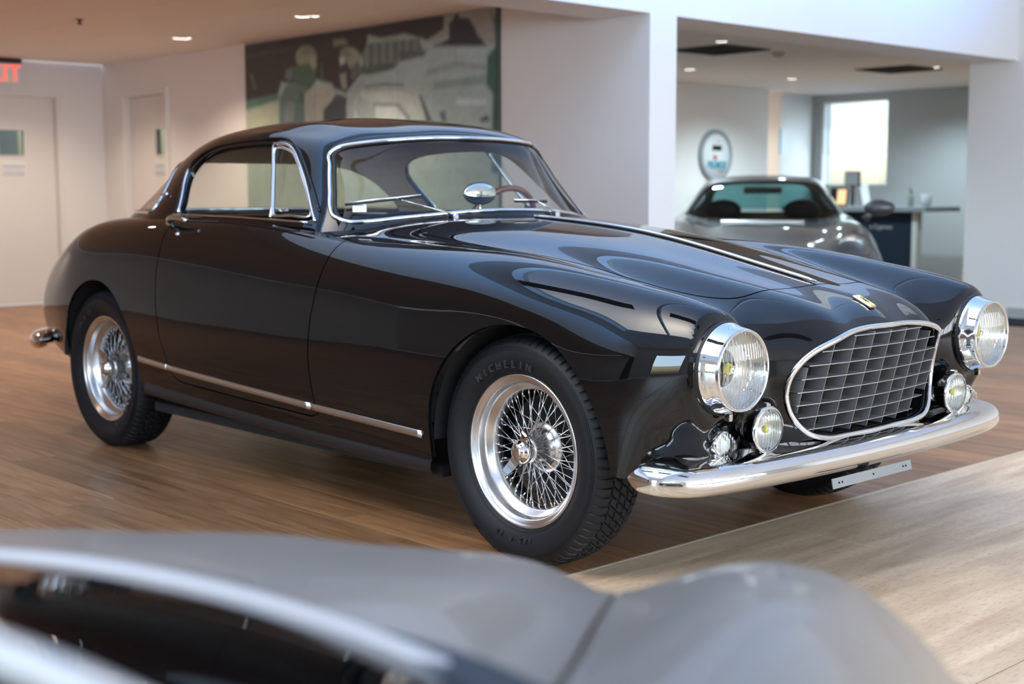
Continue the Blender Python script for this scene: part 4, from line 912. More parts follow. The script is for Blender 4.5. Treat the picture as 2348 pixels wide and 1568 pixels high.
# --- wheels
ZH = .335; RT = .343
def make_wheel():
    t = empty('wheel', (0, 0, 0), parent=car)     # outboard towards -y ; rim flange plane at y = -.745-(-.672)
    yo = -.073
    # tyre: revolve with tread relief; y=0 is the tyre's centre plane
    prof = [(.206, .060), (.222, .070), (.245, .088), (.275, .099), (.300, .098), (.318, .090), (.329, .080), (.3345, .072)]
    tw = 64
    side = [(r, -h) for r, h in prof]
    tread = [(-.072+.144*i/tw) for i in range(1, tw)]
    full = side+[None]*len(tread)+[(r, h) for r, h in prof[::-1]]
    NS = 900; V = []; m = len(full)
    for i in range(NS):
        a = 2*PI*i/NS; ca, sa = math.cos(a), math.sin(a); k = 0
        for j, p in enumerate(full):
            if p is None:
                y = tread[j-len(side)]; r = RT+.0005-.0085*(y/.072)**2
                tt = i/NS; zz = .0050*(2*abs(((tt*60) % 1)-.5)-.5)
                g = 0
                for y0 in (-.044, -.0150, .0150, .044):
                    if abs(y-y0-zz) < .0026: g = .0070
                if abs(y) > .047 and ((tt*75+.5*(y > 0)) % 1) < .18: g = .0055
                if abs(y) < .046 and ((tt*75+y*26) % 1) < .15: g = max(g, .0050)
                r -= g
            else:
                r, y = p
                if r > .322 and ((i/NS*75+.5*(y > 0)) % 1) < .18: r -= .0045
            V.append((r*ca, y, r*sa))
    F = []
    for i in range(NS):
        n = (i+1) % NS
        for j in range(m-1): F.append((i*m+j, i*m+j+1, n*m+j+1, n*m+j))
    ty = mesh_obj('tyre', V, F, 'rubber', t, True); ty.data.set_sharp_from_angle(angle=math.radians(35))
    # moulded rings on the sidewalls
    m_ = MB()
    for r, h in ((.309, .0955), (.304, .0975), (.299, .0985), (.236, .0815)):
        for s_ in (-1, 1): m_.tube([(r*math.cos(2*PI*k/120), s_*h, r*math.sin(2*PI*k/120)) for k in range(120)], .0009, 5, True)
    m_.build('sidewall_ring', 'rubber', t, True)
    # rim
    rp = [(.2265, yo+.006), (.2285, yo+.001), (.2275, yo-.003), (.2235, yo-.004), (.2195, yo-.001), (.214, yo+.004), (.205, yo+.006), (.2015, yo+.012), (.2005, yo+.030), (.196, yo+.038), (.182, yo+.046), (.177, yo+.052), (.176, yo+.085), (.182, yo+.105), (.200, yo+.118), (.202, yo+.140), (.225, yo+.146)]
    MB().lathe(rp, 96, 'y').build('rim', 'polished_aluminium', t, True)
    # hub shell, spinner
    MB().lathe([(.030, yo+.018), (.036, yo+.020), (.037, yo+.030), (.032, yo+.036), (.031, yo+.085), (.046, yo+.095), (.058, yo+.100), (.060, yo+.112), (.05, yo+.12)], 40, 'y').build('hub', 'polished_aluminium', t, True)
    sp = MB().lathe([(0, yo-.028), (.010, yo-.0275), (.020, yo-.025), (.026, yo-.020), (.028, yo-.014), (.033, yo-.011), (.036, yo-.004), (.038, yo+.006), (.034, yo+.014), (.034, yo+.022)], 40, 'y').build('knock_off_nut', 'chrome', t, True)
    for q in (0, 1):
        a = q*PI; G = []
        for f, wd, thk, yy in ((.025, .017, .010, .000), (.045, .0165, .008, -.006), (.062, .015, .006, -.016), (.076, .0125, .0045, -.026), (.083, .009, .003, -.030)):
            G.append([(f, yo+yy-thk, 0+z) if k == 0 else (f, yo+yy+thk, z) for k, z in ((0, -wd), (0, wd), (1, wd), (1, -wd), (0, -wd))])
        m2 = MB().grid(G); m2.F.append((20, 21, 22, 23)); V2 = [(x*math.cos(a)-z*math.sin(a), y, x*math.sin(a)+z*math.cos(a)) for x, y, z in m2.V]
        mesh_obj('nut_ear', V2, m2.F, 'chrome', t, False)
    MB().lathe([(0, yo+.116), (.148, yo+.116), (.150, yo+.105), (.160, yo+.112), (.160, yo+.16), (.05, yo+.165)], 48, 'y').build('brake_drum', 'black_underside', t, True)
    MB().lathe([(.060, yo+.080), (.075, yo+.084), (.078, yo+.10), (.07, yo+.11)], 40, 'y').build('hub_flange', 'polished_aluminium', t, True)
    # spokes : outer row to the front of the hub, inner rows to the back
    rows = [(20, .176, yo+.062, .0335, yo+.030, .42, 0), (20, .176, yo+.062, .0335, yo+.034, -.42, .5), (16, .1765, yo+.080, .052, yo+.094, .9, .25), (16, .1765, yo+.080, .052, yo+.098, -.9, .75)]
    for n, r1, y1, r2, y2, tw_, ph in rows:
        a0 = 2*PI*ph/n
        m3 = MB(); p1 = np.array([r1*math.cos(a0), y1, r1*math.sin(a0)]); b = a0+tw_; p2 = np.array([r2*math.cos(b), y2, r2*math.sin(b)])
        m3.tube([p1, p2], .00145, 6); d = (p2-p1)/np.linalg.norm(p2-p1); m3.tube([p1, p1+d*.014], .0030, 6)
        me = None
        for k in range(n):
            if me is None: o = m3.build('spoke', 'spoke_metal', t, True); me = o.data
            else: o = bpy.data.objects.new('spoke', me); COL.objects.link(o); o.parent = t
            o.rotation_euler = (0, 2*PI*k/n, 0)
    # embossed lettering round the sidewall
    def arc_text(txt, r, a_mid, size, step):
        glyphs = {}
        for i, ch in enumerate(txt):
            if ch == ' ': continue
            cu = bpy.data.curves.new('letter', 'FONT'); cu.body = ch; cu.size = size; cu.extrude = .004; cu.offset = .0006; cu.align_x = 'CENTER'
            if ch not in glyphs:
                tmp = bpy.data.objects.new('tmp', cu); COL.objects.link(tmp); dg = bpy.context.evaluated_depsgraph_get()
                me = bpy.data.meshes.new_from_object(tmp.evaluated_get(dg)); bpy.data.objects.remove(tmp); me.materials.clear(); me.materials.append(MATS['rubber_mark']); glyphs[ch] = me
            lo = bpy.data.objects.new('sidewall_letter', glyphs[ch]); COL.objects.link(lo); lo.parent = t
            a = a_mid-(i-(len(txt)-1)/2)*step      # angle measured in x-z plane seen from -y
            # glyph x -> tangent (clockwise seen from -y), glyph y -> radial, glyph z -> -y
            ca, sa = math.cos(a), math.sin(a)
            lo.matrix_local = Matrix(((sa, ca, 0, r*ca), (0, 0, -1, -.0965), (-ca, sa, 0, r*sa), (0, 0, 0, 1)))
    arc_text('MICHELIN', .248, math.radians(46), .030, .125)
    arc_text('185 R 16', .252, math.radians(-150), .020, .080)
    return t
def copy_wheel(src):
    c = src.copy(); COL.objects.link(c); c.parent = car
    for ch in list(src.children):
        d = ch.copy(); COL.objects.link(d); d.parent = c
    return c
w0 = make_wheel()
w0.location = (0, -.672, ZH); w0.rotation_euler = (0, math.radians(-57), 0)
w1 = copy_wheel(w0); w1.location = (-2.6, -.672, ZH); w1.rotation_euler = (0, math.radians(83), 0)
for x in (0, -2.6):
    w2 = copy_wheel(w0); w2.location = (x, .672, ZH); w2.rotation_euler = (0, math.radians(20), PI)
# wheel houses, underbody
for cx, cz, r in ((.025, .335, .385), (-2.585, .375, .352)):
    for sgn in (-1, 1):
        a = np.linspace(-.02, PI+.02, 30)
        G = [[(cx+r*math.cos(t), sgn*.40, cz+r*math.sin(t)), (cx+r*math.cos(t), sgn*.78, cz+r*math.sin(t))] for t in a]
        m = MB().grid(G); k = len(m.V); m.V.append((cx, sgn*.40, cz-.1)); m.F += [(k, 2*i, 2*i+2) for i in range(29)]
        m.build('wheel_house', 'black_underside', car)
MB().box((-2.2, -.74, .20), (-.37, .74, .235)).build('floor_pan', 'black_underside', car)
MB().box((-3.38, -.50, .30), (-2.96, .50, .34)).build('rear_pan', 'black_underside', car)
MB().box((-.36, -.40, .25), (.50, .40, .33)).build('front_pan', 'dark_void', car)
MB().box((-2.98, -.40, .22), (-2.2, .40, .36)).build('axle_tunnel', 'black_underside', car)

# --- cabin
MB().box((-2.40, -.66, .235), (-.95, .66, .25)).build('carpet', 'seat_black', car)
dm = []
for y in np.linspace(-.60, .60, 17):
    xf = cockpit_front(y)
    dm.append([(xf+.10, y, 1.00-.03*(y/.6)**2), (xf+.0, y, .995-.03*(y/.6)**2), (xf-.10, y, .985-.03*(y/.6)**2), (xf-.15, y, .95), (xf-.16, y, .80), (xf-.10, y, .70)])
MB().grid(dm).build('dashboard', 'black_satin', car, True)
for sgn in (-1, 1):
    dc = [[(x, sgn*.672, .975), (x, sgn*.655, .972), (x, sgn*.640, .955), (x, sgn*.635, .70), (x, sgn*.66, .30)] for x in np.linspace(-1.16, -2.12, 14)]
    MB().grid(dc).build('door_card', 'tan_leather', car, True)
    st = empty('seat', (-1.75, sgn*.33, .25), parent=car)
    MB().box((-.28, -.25, 0), (.25, .25, .22), .05).build('cushion', 'tan_leather', st, angle=30)
    bk = MB().box((-.07, -.25, 0), (.07, .25, .44), .05).build('backrest', 'tan_leather', st, angle=30, loc=(-.25, 0, .18)); bk.rotation_euler = (0, math.radians(-16), 0)
MB().box((-2.50, -.60, .86), (-2.18, .60, .955), .03).build('parcel_shelf', 'seat_black', car, angle=30)
sw = empty('steering_wheel', (-1.27, .325, .925), parent=car)
sw.rotation_euler = (0, math.radians(-68), 0)
MB().tube([(.19*math.cos(2*PI*k/64), .19*math.sin(2*PI*k/64), 0) for k in range(64)], .0125, 10, True).build('wheel_rim', 'wood_rim', sw, True)
for a in (0, 2*PI/3, 4*PI/3):
    MB().box((.02, -.012, -.002), (.192, .012, .002)).build('wheel_spoke', 'satin_aluminium', sw).rotation_euler = (0, 0, a+PI/2*0+PI)
MB().lathe([(0, .012), (.03, .010), (.035, -.01), (.02, -.1)], 24, 'z').build('horn_hub', 'black_satin', sw, True)
# oval mirror on the scuttle
mi = empty('dash_mirror', (-1.02, 0, 1.022), parent=car)
MB().sphere((0, 0, .058), .05, 28, 18, (.45, 1.62, .86)).build('mirror_shell', 'chrome', mi, True)
MB().tube([(0, 0, -.03), (0, 0, .035)], .005, 8).build('stem', 'chrome', mi, True)
# inspection sticker inside the screen
q, n = roof.project(1, 2, -.545, 1.03, RX > -1.42)
qx, _ = roof.project(1, 2, -.50, 1.03, RX > -1.42); qz, _ = roof.project(1, 2, -.545, 1.07, RX > -1.42)
ex_ = (qx-q)/np.linalg.norm(qx-q); ez_ = np.cross(n, ex_); ez_ /= np.linalg.norm(ez_); 
if ez_[2] < 0: ez_ = -ez_
def quad_on(name, mat, u0, v0, u1, v1, off, parent):
    p = [q+n*off+ex_*u+ez_*v for u, v in ((u0, v0), (u1, v0), (u1, v1), (u0, v1))]; return MB().prism(p, 0, n*.0008).build(name, mat, parent)
stk = quad_on('inspection_sticker', 'paper_white', -.022, -.018, .026, .024, .003, car)
for k in range(4): quad_on('sticker_print', 'ink_grey', -.014 if k == 1 else -.017, .0172-.009*k, .016-(.018 if k == 0 else 0), .0186-.009*k+(.0022 if k == 1 else 0), .0042, stk)
# wipers
def wiper(pivot, tip, mid):
    t = empty('wiper', pivot, parent=car)
    l = lambda p: tuple(np.array(p)-np.array(pivot))
    MB().lathe([(0, .022), (.008, .022), (.011, .014), (.012, -.012)], 16, 'z').build('wiper_pivot', 'chrome', t, True)
    MB().tube([(0, 0, .018), l(mid)], [.0055, .0035], 8, flat=.6).build('wiper_arm', 'chrome', t, True)
    d = np.array(tip)-np.array(mid); a = np.array(mid)-d*.55
    MB().tube([l(a), l(tip)], .0042, 6).build('wiper_blade', 'satin_aluminium', t, True)
    MB().tube([l(np.array(a)-[0, 0, .007]), l(np.array(tip)-[0, 0, .007])], .0035, 6).build('wiper_rubber', 'black_rubber', t, True)
def wsp(y, z, off=.012):
    q, n = roof.project(1, 2, y, z, RX > -1.42); return q+n*off
wiper((-.863, -.255, .988), wsp(-.575, 1.040, .014), wsp(-.435, 1.056, .02))
wiper((-.863, .255, .988), wsp(.03, 1.05, .014), wsp(.14, 1.045, .02))

# ================================================================== doors, mural, fittings of the low hall
def door_unit(name, origin, width, height, rz, label_side, vw, sg_):
    """white flush door with frame and a small vision panel; local x along the wall, -y towards the room"""
    d = struct(empty(name, origin, rz))
    t = .055
    MB().box((-t, -.025, 0), (0, .16, height+t)).box((width, -.025, 0), (width+t, .16, height+t)).box((0, -.025, height), (width, .16, height+t)).build('door_frame', 'trim_white', d)
    v0, v1, z0, z1 = vw[0], vw[1], 1.44, 1.68
    m = MB(); m.box((.004, .055, .008), (v0, .10, height-.004)).box((v1, .055, .008), (width-.004, .10, height-.004)).box((v0, .055, .008), (v1, .10, z0)).box((v0, .055, z1), (v1, .10, height-.004))
    m.build('door_leaf', 'door_white', d)
    MB().box((v0-.012, .045, z0-.012), (v1+.012, .056, z0)).box((v0-.012, .045, z1), (v1+.012, .056, z1+.012)).box((v0-.012, .045, z0), (v0, .056, z1)).box((v1, .045, z0), (v1+.012, .056, z1)).build('panel_bead', 'trim_white', d)
    MB().box((v0, .072, z0), (v1, .078, z1)).build('pane', 'tint_glass', d)
    MB().box((v0-.05, .30, z0-.1), (v1+.05, .32, z1+.1)).build('blind', 'white_plastic' if label_side < 0 else 'warm_panel', d)
    s0 = sg_
    sg = MB().box((s0, .050, 1.235), (s0+.24, .0555, 1.375)).build('door_sign', 'paper_white', d)
    m = MB()
    m.box((s0+.01, .048, 1.318), (s0+.23, .0505, 1.321)).box((s0+.01, .048, 1.292), (s0+.23, .0505, 1.295))
    m.build('sign_rule', 'ink_dark', sg)
    m = MB(); rg = random.Random(5)
    for zc_ in (1.345, 1.333, 1.275, 1.262, 1.250):
        x = s0+.012
        while x < s0+.222:
            wd = rg.uniform(.008, .024); m.box((x, .0485, zc_-.003), (min(x+wd, s0+.228), .0503, zc_+.003)); x += wd+.005
    o = m.build('sign_print', 'ink_grey', sg); o['kind'] = 'stuff'
    hx = .07 if label_side < 0 else width-.07
    MB().lathe([(0, -.045), (.024, -.040), (.027, -.02), (.012, -.008), (.012, .0), (.028, .001), (.028, .006)], 20, 'y').build('door_knob', 'satin_aluminium', d, True, loc=(hx, .05, 1.0))
    return d
door_unit('door_1', (XB, 1.55, 0), .92, 2.00, PI/2, -1, (.36, .61), .38)
door_unit('door_2', (D2[0]+.04, YM, 0), .80, 2.00, 0, 1, (.50, .68), .46)

mp_ = empty('mural_print', (-5.75, YM-.012, .45))
tag(mp_, 'large grey-green photographic mural of two people and a pale car on a road', 'mural')
nx, nz = 268, 158; x0, x1, z0, z1 = -7.36, -4.14, .45, 2.333
gx = np.linspace(x0, x1, nx); gz = np.linspace(z0, z1, nz); X_, Z_ = np.meshgrid(gx, gz, indexing='ij')
colr = np.zeros(X_.shape+(3,)); colr[:] = (.21, .23, .19)
lin = lambda c: np.where(np.array(c)/255. < .04045, np.array(c)/255./12.92, ((np.array(c)/255.+.055)/1.055)**2.4)
for c, poly in MURAL:
    d = sdf(X_, Z_, poly); a = np.clip(d/.034+.5, 0, 1)[..., None]; colr = colr*(1-a)+lin(c)*a
from mathutils import noise as mn
nzv = np.array([[mn.noise(Vector((x*9, z*9, 1.3)))*.5+mn.noise(Vector((x*24, z*24, 4)))*.5 for z in gz] for x in gx])
colr *= (1+.20*nzv)[..., None]*np.array([1.85, 2.15, 2.5])
bd_ = [-7.36, -6.34, -5.27, -4.14]
ref_parts = []
for k in range(3):
    i0 = int(np.searchsorted(gx, bd_[k])); i1 = min(nx-1, int(np.searchsorted(gx, bd_[k+1])))
    sub = np.stack([X_[i0:i1+1], np.zeros_like(X_[i0:i1+1]), Z_[i0:i1+1]], 2)-np.array([-5.75, 0, .45])
    sub[0, :, 0] += .0015; sub[-1, :, 0] -= .0015
    m = MB().grid(sub); nb_ = sub.shape[0]*sub.shape[1]
    cl = colr[i0:i1+1].reshape(-1, 3)
    o = m.build('mural_panel', None, mp_)
    at = o.data.color_attributes.new('print', 'FLOAT_COLOR', 'POINT'); at.data.foreach_set('color', np.c_[cl, np.ones(len(cl))].astype(np.float32).ravel())
    if k == 0:
        mm_, nt_, b_ = nodes_of('mural_ink'); ca_ = nt_.nodes.new('ShaderNodeVertexColor'); ca_.layer_name = 'print'
        nt_.links.new(ca_.outputs[0], b_.inputs['Base Color']); b_.inputs['Roughness'].default_value = .45
    o.data.materials.append(MATS['mural_ink'])
MB().box((-1.612, .001, 0), (1.612, .010, 1.884)).build('backing_board', 'black_satin', mp_)

es = empty('exit_sign', (XB+.16, 1.87, 2.14)); tag(es, 'red illuminated exit sign hanging under the ceiling above the left door', 'sign')
es.scale = (1.15, 1.2, 1.25); es.location.z = 2.10
MB().box((-.02, -.17, 0), (.02, .145, .15), .004).build('sign_housing', 'white_plastic', es)
MB().box((-.03, -.19, .155), (.03, .165, .187)).build('mounting_canopy', 'vent_dark', es)
def text_obj(name, s, size, mat, parent, loc, rot, ext=.001, align='CENTER', shear=0, bold=0.0):
    cu = bpy.data.curves.new(name, 'FONT'); cu.body = s; cu.size = size; cu.extrude = ext; cu.align_x = align; cu.shear = shear; cu.offset = bold
    tmp = bpy.data.objects.new('tmp', cu); COL.objects.link(tmp)
    dg = bpy.context.evaluated_depsgraph_get(); me = bpy.data.meshes.new_from_object(tmp.evaluated_get(dg)); bpy.data.objects.remove(tmp)
    me.materials.clear(); me.materials.append(MATS[mat])
    o = bpy.data.objects.new(name, me); COL.objects.link(o); o.parent = parent; o.location = loc; o.rotation_euler = rot; return o
text_obj('exit_lettering', 'EXIT', .175, 'exit_red', es, (.0215, -.02, .018), (PI/2, 0, PI/2), align='CENTER')

def downlight(x, y, z, label, group, lit, r=.055):
    t = empty('ceiling_light', (x, y, z)); tag(t, label, 'ceiling light', group)
    MB().lathe([(r, -.001), (r*1.25, -.004), (r*1.28, 0)], 24, 'z').build('trim_ring', 'trim_white', t, True)
    MB().lathe([(r, -.001), (r*.8, .008), (r*.55, .012), (0, .012)], 20, 'z').build('reflector', 'lamp_glow' if lit else 'polished_aluminium', t, True)
    return t
downlight(-5.49, 2.27, ZC, 'recessed twin spotlight in the low ceiling above the mural', 'low hall ceiling lights', True, .05)
downlight(-5.42, 2.33, ZC, 'second lamp of the twin spotlight above the mural', 'low hall ceiling lights', True, .03)
downlight(-7.31, 2.33, ZC, 'recessed spotlight left of the mural, between the other two', 'low hall ceiling lights', True, .07)
downlight(-9.08, 2.32, ZC, 'recessed spotlight in the low ceiling nearest the corner door', 'low hall ceiling lights', False, .09)
sk = empty('sprinkler_head', (-6.71, 1.16, ZC)); tag(sk, 'small dark sprinkler head hanging from the low ceiling', 'sprinkler')
MB().lathe([(.03, 0), (.03, -.004), (.012, -.006), (.010, -.03), (.022, -.034), (.022, -.037), (0, -.038)], 16, 'z').build('sprinkler_body', 'vent_dark', sk, True)
for i, (x, y) in enumerate([(-4.53, 5.85), (-6.43, 7.72), (-6.46, 9.54), (-4.6, 9.41), (-4.5, 7.62), (-6.45, 11.32)]):
    downlight(x, y, ZC, ['recessed light nearest the white pillar in the office ceiling', 'recessed light left of the office wall sign', 'recessed light over the parked grey coupe', 'bright recessed light next to the right ceiling vent', 'recessed light midway between the two ceiling vents', 'recessed light in front of the office window'][i], 'office ceiling lights', i in (0, 1, 2, 3), .045)
for x, y, lb in ((-4.95, 6.35, 'dark square air vent in the office ceiling near the pillar'), (-4.95, 9.3, 'dark square air vent in the office ceiling to the right')):
    t = empty('ceiling_vent', (x, y, ZC)); tag(t, lb, 'air vent', 'office ceiling vents')
    MB().box((-.30, -.30, -.006), (.30, .30, -.001)).build('backing', 'vent_dark', t)
    MB().box((-.32, -.32, -.012), (.32, -.29, 0)).box((-.32, .29, -.012), (.32, .32, 0)).box((-.32, -.29, -.012), (-.29, .29, 0)).box((.29, -.29, -.012), (.32, .29, 0)).build('frame', 'vent_dark', t)
    for k in range(5):
        s_ = .05+.05*k; MB().tube([(-s_, -s_, -.014), (s_, -s_, -.014), (s_, s_, -.014), (-s_, s_, -.014)], .008, 5, True).build('louvre', 'vent_dark', t)
sm_ = empty('smoke_detector', (-4.75, 6.95, ZC)); tag(sm_, 'small cream smoke detector beside the near ceiling vent', 'smoke detector')
MB().lathe([(.06, 0), (.055, -.03), (.03, -.045), (0, -.046)], 20, 'z').build('detector_body', 'pillar_cream', sm_, True)
# ducts in the high ceiling of the front hall (they mirror in the paint)
for i, (x, y) in enumerate([(-1.6, -1.6), (0.2, -1.6), (2.0, -1.6), (1.2, -5.4)]):
    struct(box('trim_%d' % (i+5), (x-.55, y-.22, HC-.03), (x+.55, y+.22, HC-.001), 'vent_dark'))

# ================================================================== office beyond the opening
WIN = (-7.76, -6.77, 1.155, 2.245)
wf = struct(empty('window_1', (-7.265, OY, WIN[2])))
MB().box((-.52, .02, -.02), (-.485, .10, 1.11)).box((.485, .02, -.02), (.52, .10, 1.11)).box((-.52, .02, 1.07), (.52, .10, 1.11)).box((-.52, .02, -.03), (.52, .10, .01)).build('window_frame', 'trim_white', wf)
MB().box((-.485, .12, 0), (.485, .126, 1.07)).build('pane', 'window_glass', wf)
for k in range(42):
    MB().box((-.48, -.010, -.0008), (.48, .010, .0008)).build('blind_slat', 'blind_white', wf, loc=(0, .06, 1.06-.0125*k if k < 26 else 1.06-.0125*26-.022*(k-26)) if k < 30 else (0, .06, 1.06-.0125*26-.022*(k-26))).rotation_euler = (math.radians(20), 0, 0)
ls = empty('wall_sign', (-7.63, 9.64, 1.51)); tag(ls, 'round white wall sign with grey ring, emblem and blue lettering', 'sign')
MB().lathe([(0, .03), (.285, .03), (.29, .0)], 48, 'x').build('sign_disc', 'paper_white', ls, True)
MB().lathe([(.255, .031), (.262, .040), (.300, .040), (.31, .030), (.31, 0)], 48, 'x').build('sign_ring', 'ink_grey', ls, True)
MB().lathe([(0, .033), (.105, .033)], 32, 'x', (0, .015, .09)).build('emblem_disc', 'white_plastic', ls)
MB().box((.033, -.08, .055), (.036, .095, .115)).box((.033, -.055, .10), (.036, -.04, .125)).box((.033, .03, .10), (.036, .05, .122)).box((.033, -.02, .1), (.036, .0, .118)).build('emblem_band', 'screen_dark', ls)
MB().lathe([(0, .036), (.032, .036)], 16, 'x', (0, -.03, -.03)).build('emblem_dot', 'red_ink', ls)
MB().lathe([(0, .036), (.010, .036)], 16, 'x', (0, .03, .165)).build('emblem_bead', 'red_ink', ls)
text_obj('sign_lettering', 'BRUMOS', .105, 'teal_ink', ls, (.033, .0, -.155), (PI/2, 0, PI/2), shear=.2, bold=.006).scale = (.85, 1.1, 1)
text_obj('sign_small_lettering', 'RACING', .035, 'ink_dark', ls, (.032, .10, -.20), (PI/2, 0, PI/2))
nt_ = empty('wall_notice', (-7.9, 11.38, 1.55)); tag(nt_, 'small pale blue notice on the wall left of the office window', 'notice')
MB().box((0, -.09, 0), (.012, .09, .34)).build('notice_sheet', 'paper_white', nt_)
MB().box((.012, -.09, 0), (.014, -.06, .34)).build('notice_stripe', 'teal_ink', nt_)
ct = empty('reception_counter', (-6.12, 10.6, 0)); tag(ct, 'dark blue reception counter with grey worktop behind the grey coupe', 'counter')
MB().box((-1.1, 0, 0), (.61, .05, .84)).build('front_panel', 'counter_blue', ct)
MB().box((.61, -.01, 0), (.67, .10, .84)).build('end_panel', 'wall_grey', ct)
MB().box((-1.1, .05, 0), (.61, .11, .83)).build('carcass', 'counter_blue', ct)
MB().box((-1.1, .60, 0), (.30, .64, .84)).build('back_panel', 'counter_blue', ct)
MB().box((-1.15, -.09, .84), (.82, .68, .90), .01).build('worktop', 'counter_top', ct)
text_obj('counter_lettering', 'e Cypress', .075, 'ink_grey', ct, (.20, -.004, .64), (PI/2, 0, 0))
# things on the counter and the sill
def on_counter(px): return px
b_ = empty('soap_bottle', (-5.66, 10.80, .90)); tag(b_, 'slim clear bottle with dark pump on the counter beside the white cup', 'bottle')
MB().lathe([(0, 0), (.035, 0), (.036, .02), (.036, .11), (.014, .14), (.012, .155)], 20, 'z').build('bottle_body', 'bottle_glassy', b_, True)
MB().lathe([(.014, .150), (.016, .175), (.006, .18), (.006, .20), (.012, .205), (0, .21)], 14, 'z').tube([(0, 0, .2), (-.04, 0, .198)], .006, 6).build('pump', 'screen_dark', b_, True)
c_ = empty('white_cup', (-5.46, 10.80, .90)); tag(c_, 'white paper cup standing at the right end of the counter', 'cup')
MB().lathe([(0, 0), (.050, 0), (.062, .135), (.064, .14), (.060, .14), (.048, .01), (0, .01)], 24, 'z').build('cup_body', 'white_plastic', c_, True)
ph = empty('picture_frame', (-6.62, 10.78, .90)); tag(ph, 'small dark frame with a warm lit picture on the counter left', 'frame')
MB().box((-.12, 0, 0), (.10, .02, .22), .004).build('frame_body', 'screen_dark', ph); MB().box((-.03, -.004, .02), (.08, 0, .20)).build('picture', 'screen_warm', ph); ph.rotation_euler = (math.radians(-10), 0, math.radians(12))
tb = empty('tablet_screen', (-6.28, 10.85, .925)); tag(tb, 'leaning pale tablet seen from its back on the counter', 'tablet')
MB().box((-.045, -.008, 0), (.045, .008, .24), .003).build('tablet_body', 'blind_white', tb); tb.rotation_euler = (math.radians(-12), math.radians(-20), 0)
st_ = empty('tape_dispenser', (-6.12, 10.82, .90)); tag(st_, 'small dark tape dispenser beside the tablet on the counter', 'dispenser')
MB().box((-.07, -.03, 0), (.06, .03, .03), .008).lathe([(.012, -.018), (.035, -.018), (.035, .018), (.012, .018)], 20, 'y', (-.01, 0, .045)).build('dispenser_body', 'screen_dark', st_, True)
mo = empty('desk_monitor', (-7.08, 11.75, .86)); tag(mo, 'small grey computer monitor standing before the office window', 'monitor')
MB().box((-.11, 0, .28), (.11, .03, .47), .006).build('monitor_housing', 'screen_dark', mo); MB().box((-.095, -.003, .295), (.095, .0, .455)).build('screen', 'ink_grey', mo)
MB().box((-.02, .01, .02), (.02, .03, .30)).box((-.08, -.05, 0), (.08, .07, .02)).build('monitor_stand', 'screen_dark', mo)
dk = empty('office_desk', (-7.1, 11.7, 0)); tag(dk, 'plain grey desk under the office window carrying the monitor', 'desk')
MB().box((-.7, -.25, .82), (.7, .33, .86)).build('desktop', 'counter_top', dk)
for sx_ in (-.66, .62):
    for sy_ in (-.22, .26): MB().box((sx_, sy_, 0), (sx_+.04, sy_+.04, .82)).build('leg', 'counter_top', dk)
bs = struct(box('baseboard_right', (XF+.01, 7.585, 0), (9.9, 7.609, .09), 'wall_grey'))
strip_ = box('floor_strip', (-3.3, 6.95, 0), (-1.6, 7.50, .012), 'counter_blue', bev=.004); tag(strip_, 'long dark blue strip on the timber along the right wall', 'mat')  # low dark blue slab along the foot of the wall

# ================================================================== the grey coupe in the office
def car_frame(name, base, ang, label):
    t = empty(name, base, ang); tag(t, label, 'car'); return t
gh = math.atan2(-.80, .598)
gc = car_frame('parked_coupe', (-4.45, 6.35, 0), gh, 'metallic grey modern coupe with round headlamps parked in the office'); gc.scale = (1.07, 1.08, 1.0)
GB = [
 [(1.60,0,.20),(1.60,.3,.20),(1.56,.55,.20),(1.46,.72,.20),(1.36,.80,.20),(1.28,.83,.20),(1.22,.84,.20)],
 [(1.70,0,.32),(1.69,.3,.32),(1.64,.56,.33),(1.52,.74,.33),(1.40,.82,.31),(1.30,.845,.28),(1.20,.85,.22)],
 [(1.69,0,.47),(1.68,.3,.47),(1.62,.56,.50),(1.52,.73,.50),(1.40,.825,.46),(1.28,.86,.38),(1.15,.855,.24)],
 [(1.58,0,.57),(1.57,.3,.57),(1.53,.55,.62),(1.46,.71,.60),(1.34,.83,.53),(1.2,.87,.41),(1.08,.86,.24)],
 [(1.38,0,.63),(1.37,.3,.635),(1.34,.54,.70),(1.28,.70,.71),(1.16,.835,.59),(1.05,.875,.43),(.95,.865,.24)],
 [(1.0,0,.72),(1.0,.3,.72),(.98,.52,.755),(.95,.69,.80),(.88,.835,.66),(.8,.875,.45),(.7,.865,.24)],
 [(.5,0,.80),(.5,.3,.80),(.48,.52,.81),(.45,.68,.845),(.4,.82,.70),(.38,.86,.46),(.35,.85,.24)],
 [(.0,0,.825),(.0,.3,.82),(-.05,.52,.825),(-.05,.68,.85),(-.05,.81,.73),(-.05,.845,.47),(-.05,.84,.24)],
 [(-.6,0,.86),(-.6,.3,.86),(-.6,.52,.87),(-.6,.68,.875),(-.6,.80,.74),(-.6,.84,.47),(-.6,.835,.24)],
 [(-1.3,0,.88),(-1.3,.3,.88),(-1.3,.52,.885),(-1.3,.68,.89),(-1.3,.82,.75),(-1.3,.86,.47),(-1.3,.85,.24)],
 [(-2.0,0,.84),(-2.0,.3,.84),(-2.0,.52,.85),(-2.0,.68,.84),(-1.95,.83,.70),(-1.9,.86,.47),(-1.9,.85,.26)],
 [(-2.35,0,.70),(-2.35,.3,.70),(-2.32,.52,.70),(-2.27,.66,.68),(-2.2,.78,.58),(-2.15,.81,.45),(-2.12,.80,.30)],
 [(-2.5,0,.45),(-2.5,.3,.45),(-2.46,.5,.45),(-2.4,.6,.45),(-2.33,.70,.42),(-2.28,.74,.38),(-2.25,.74,.32)],
]
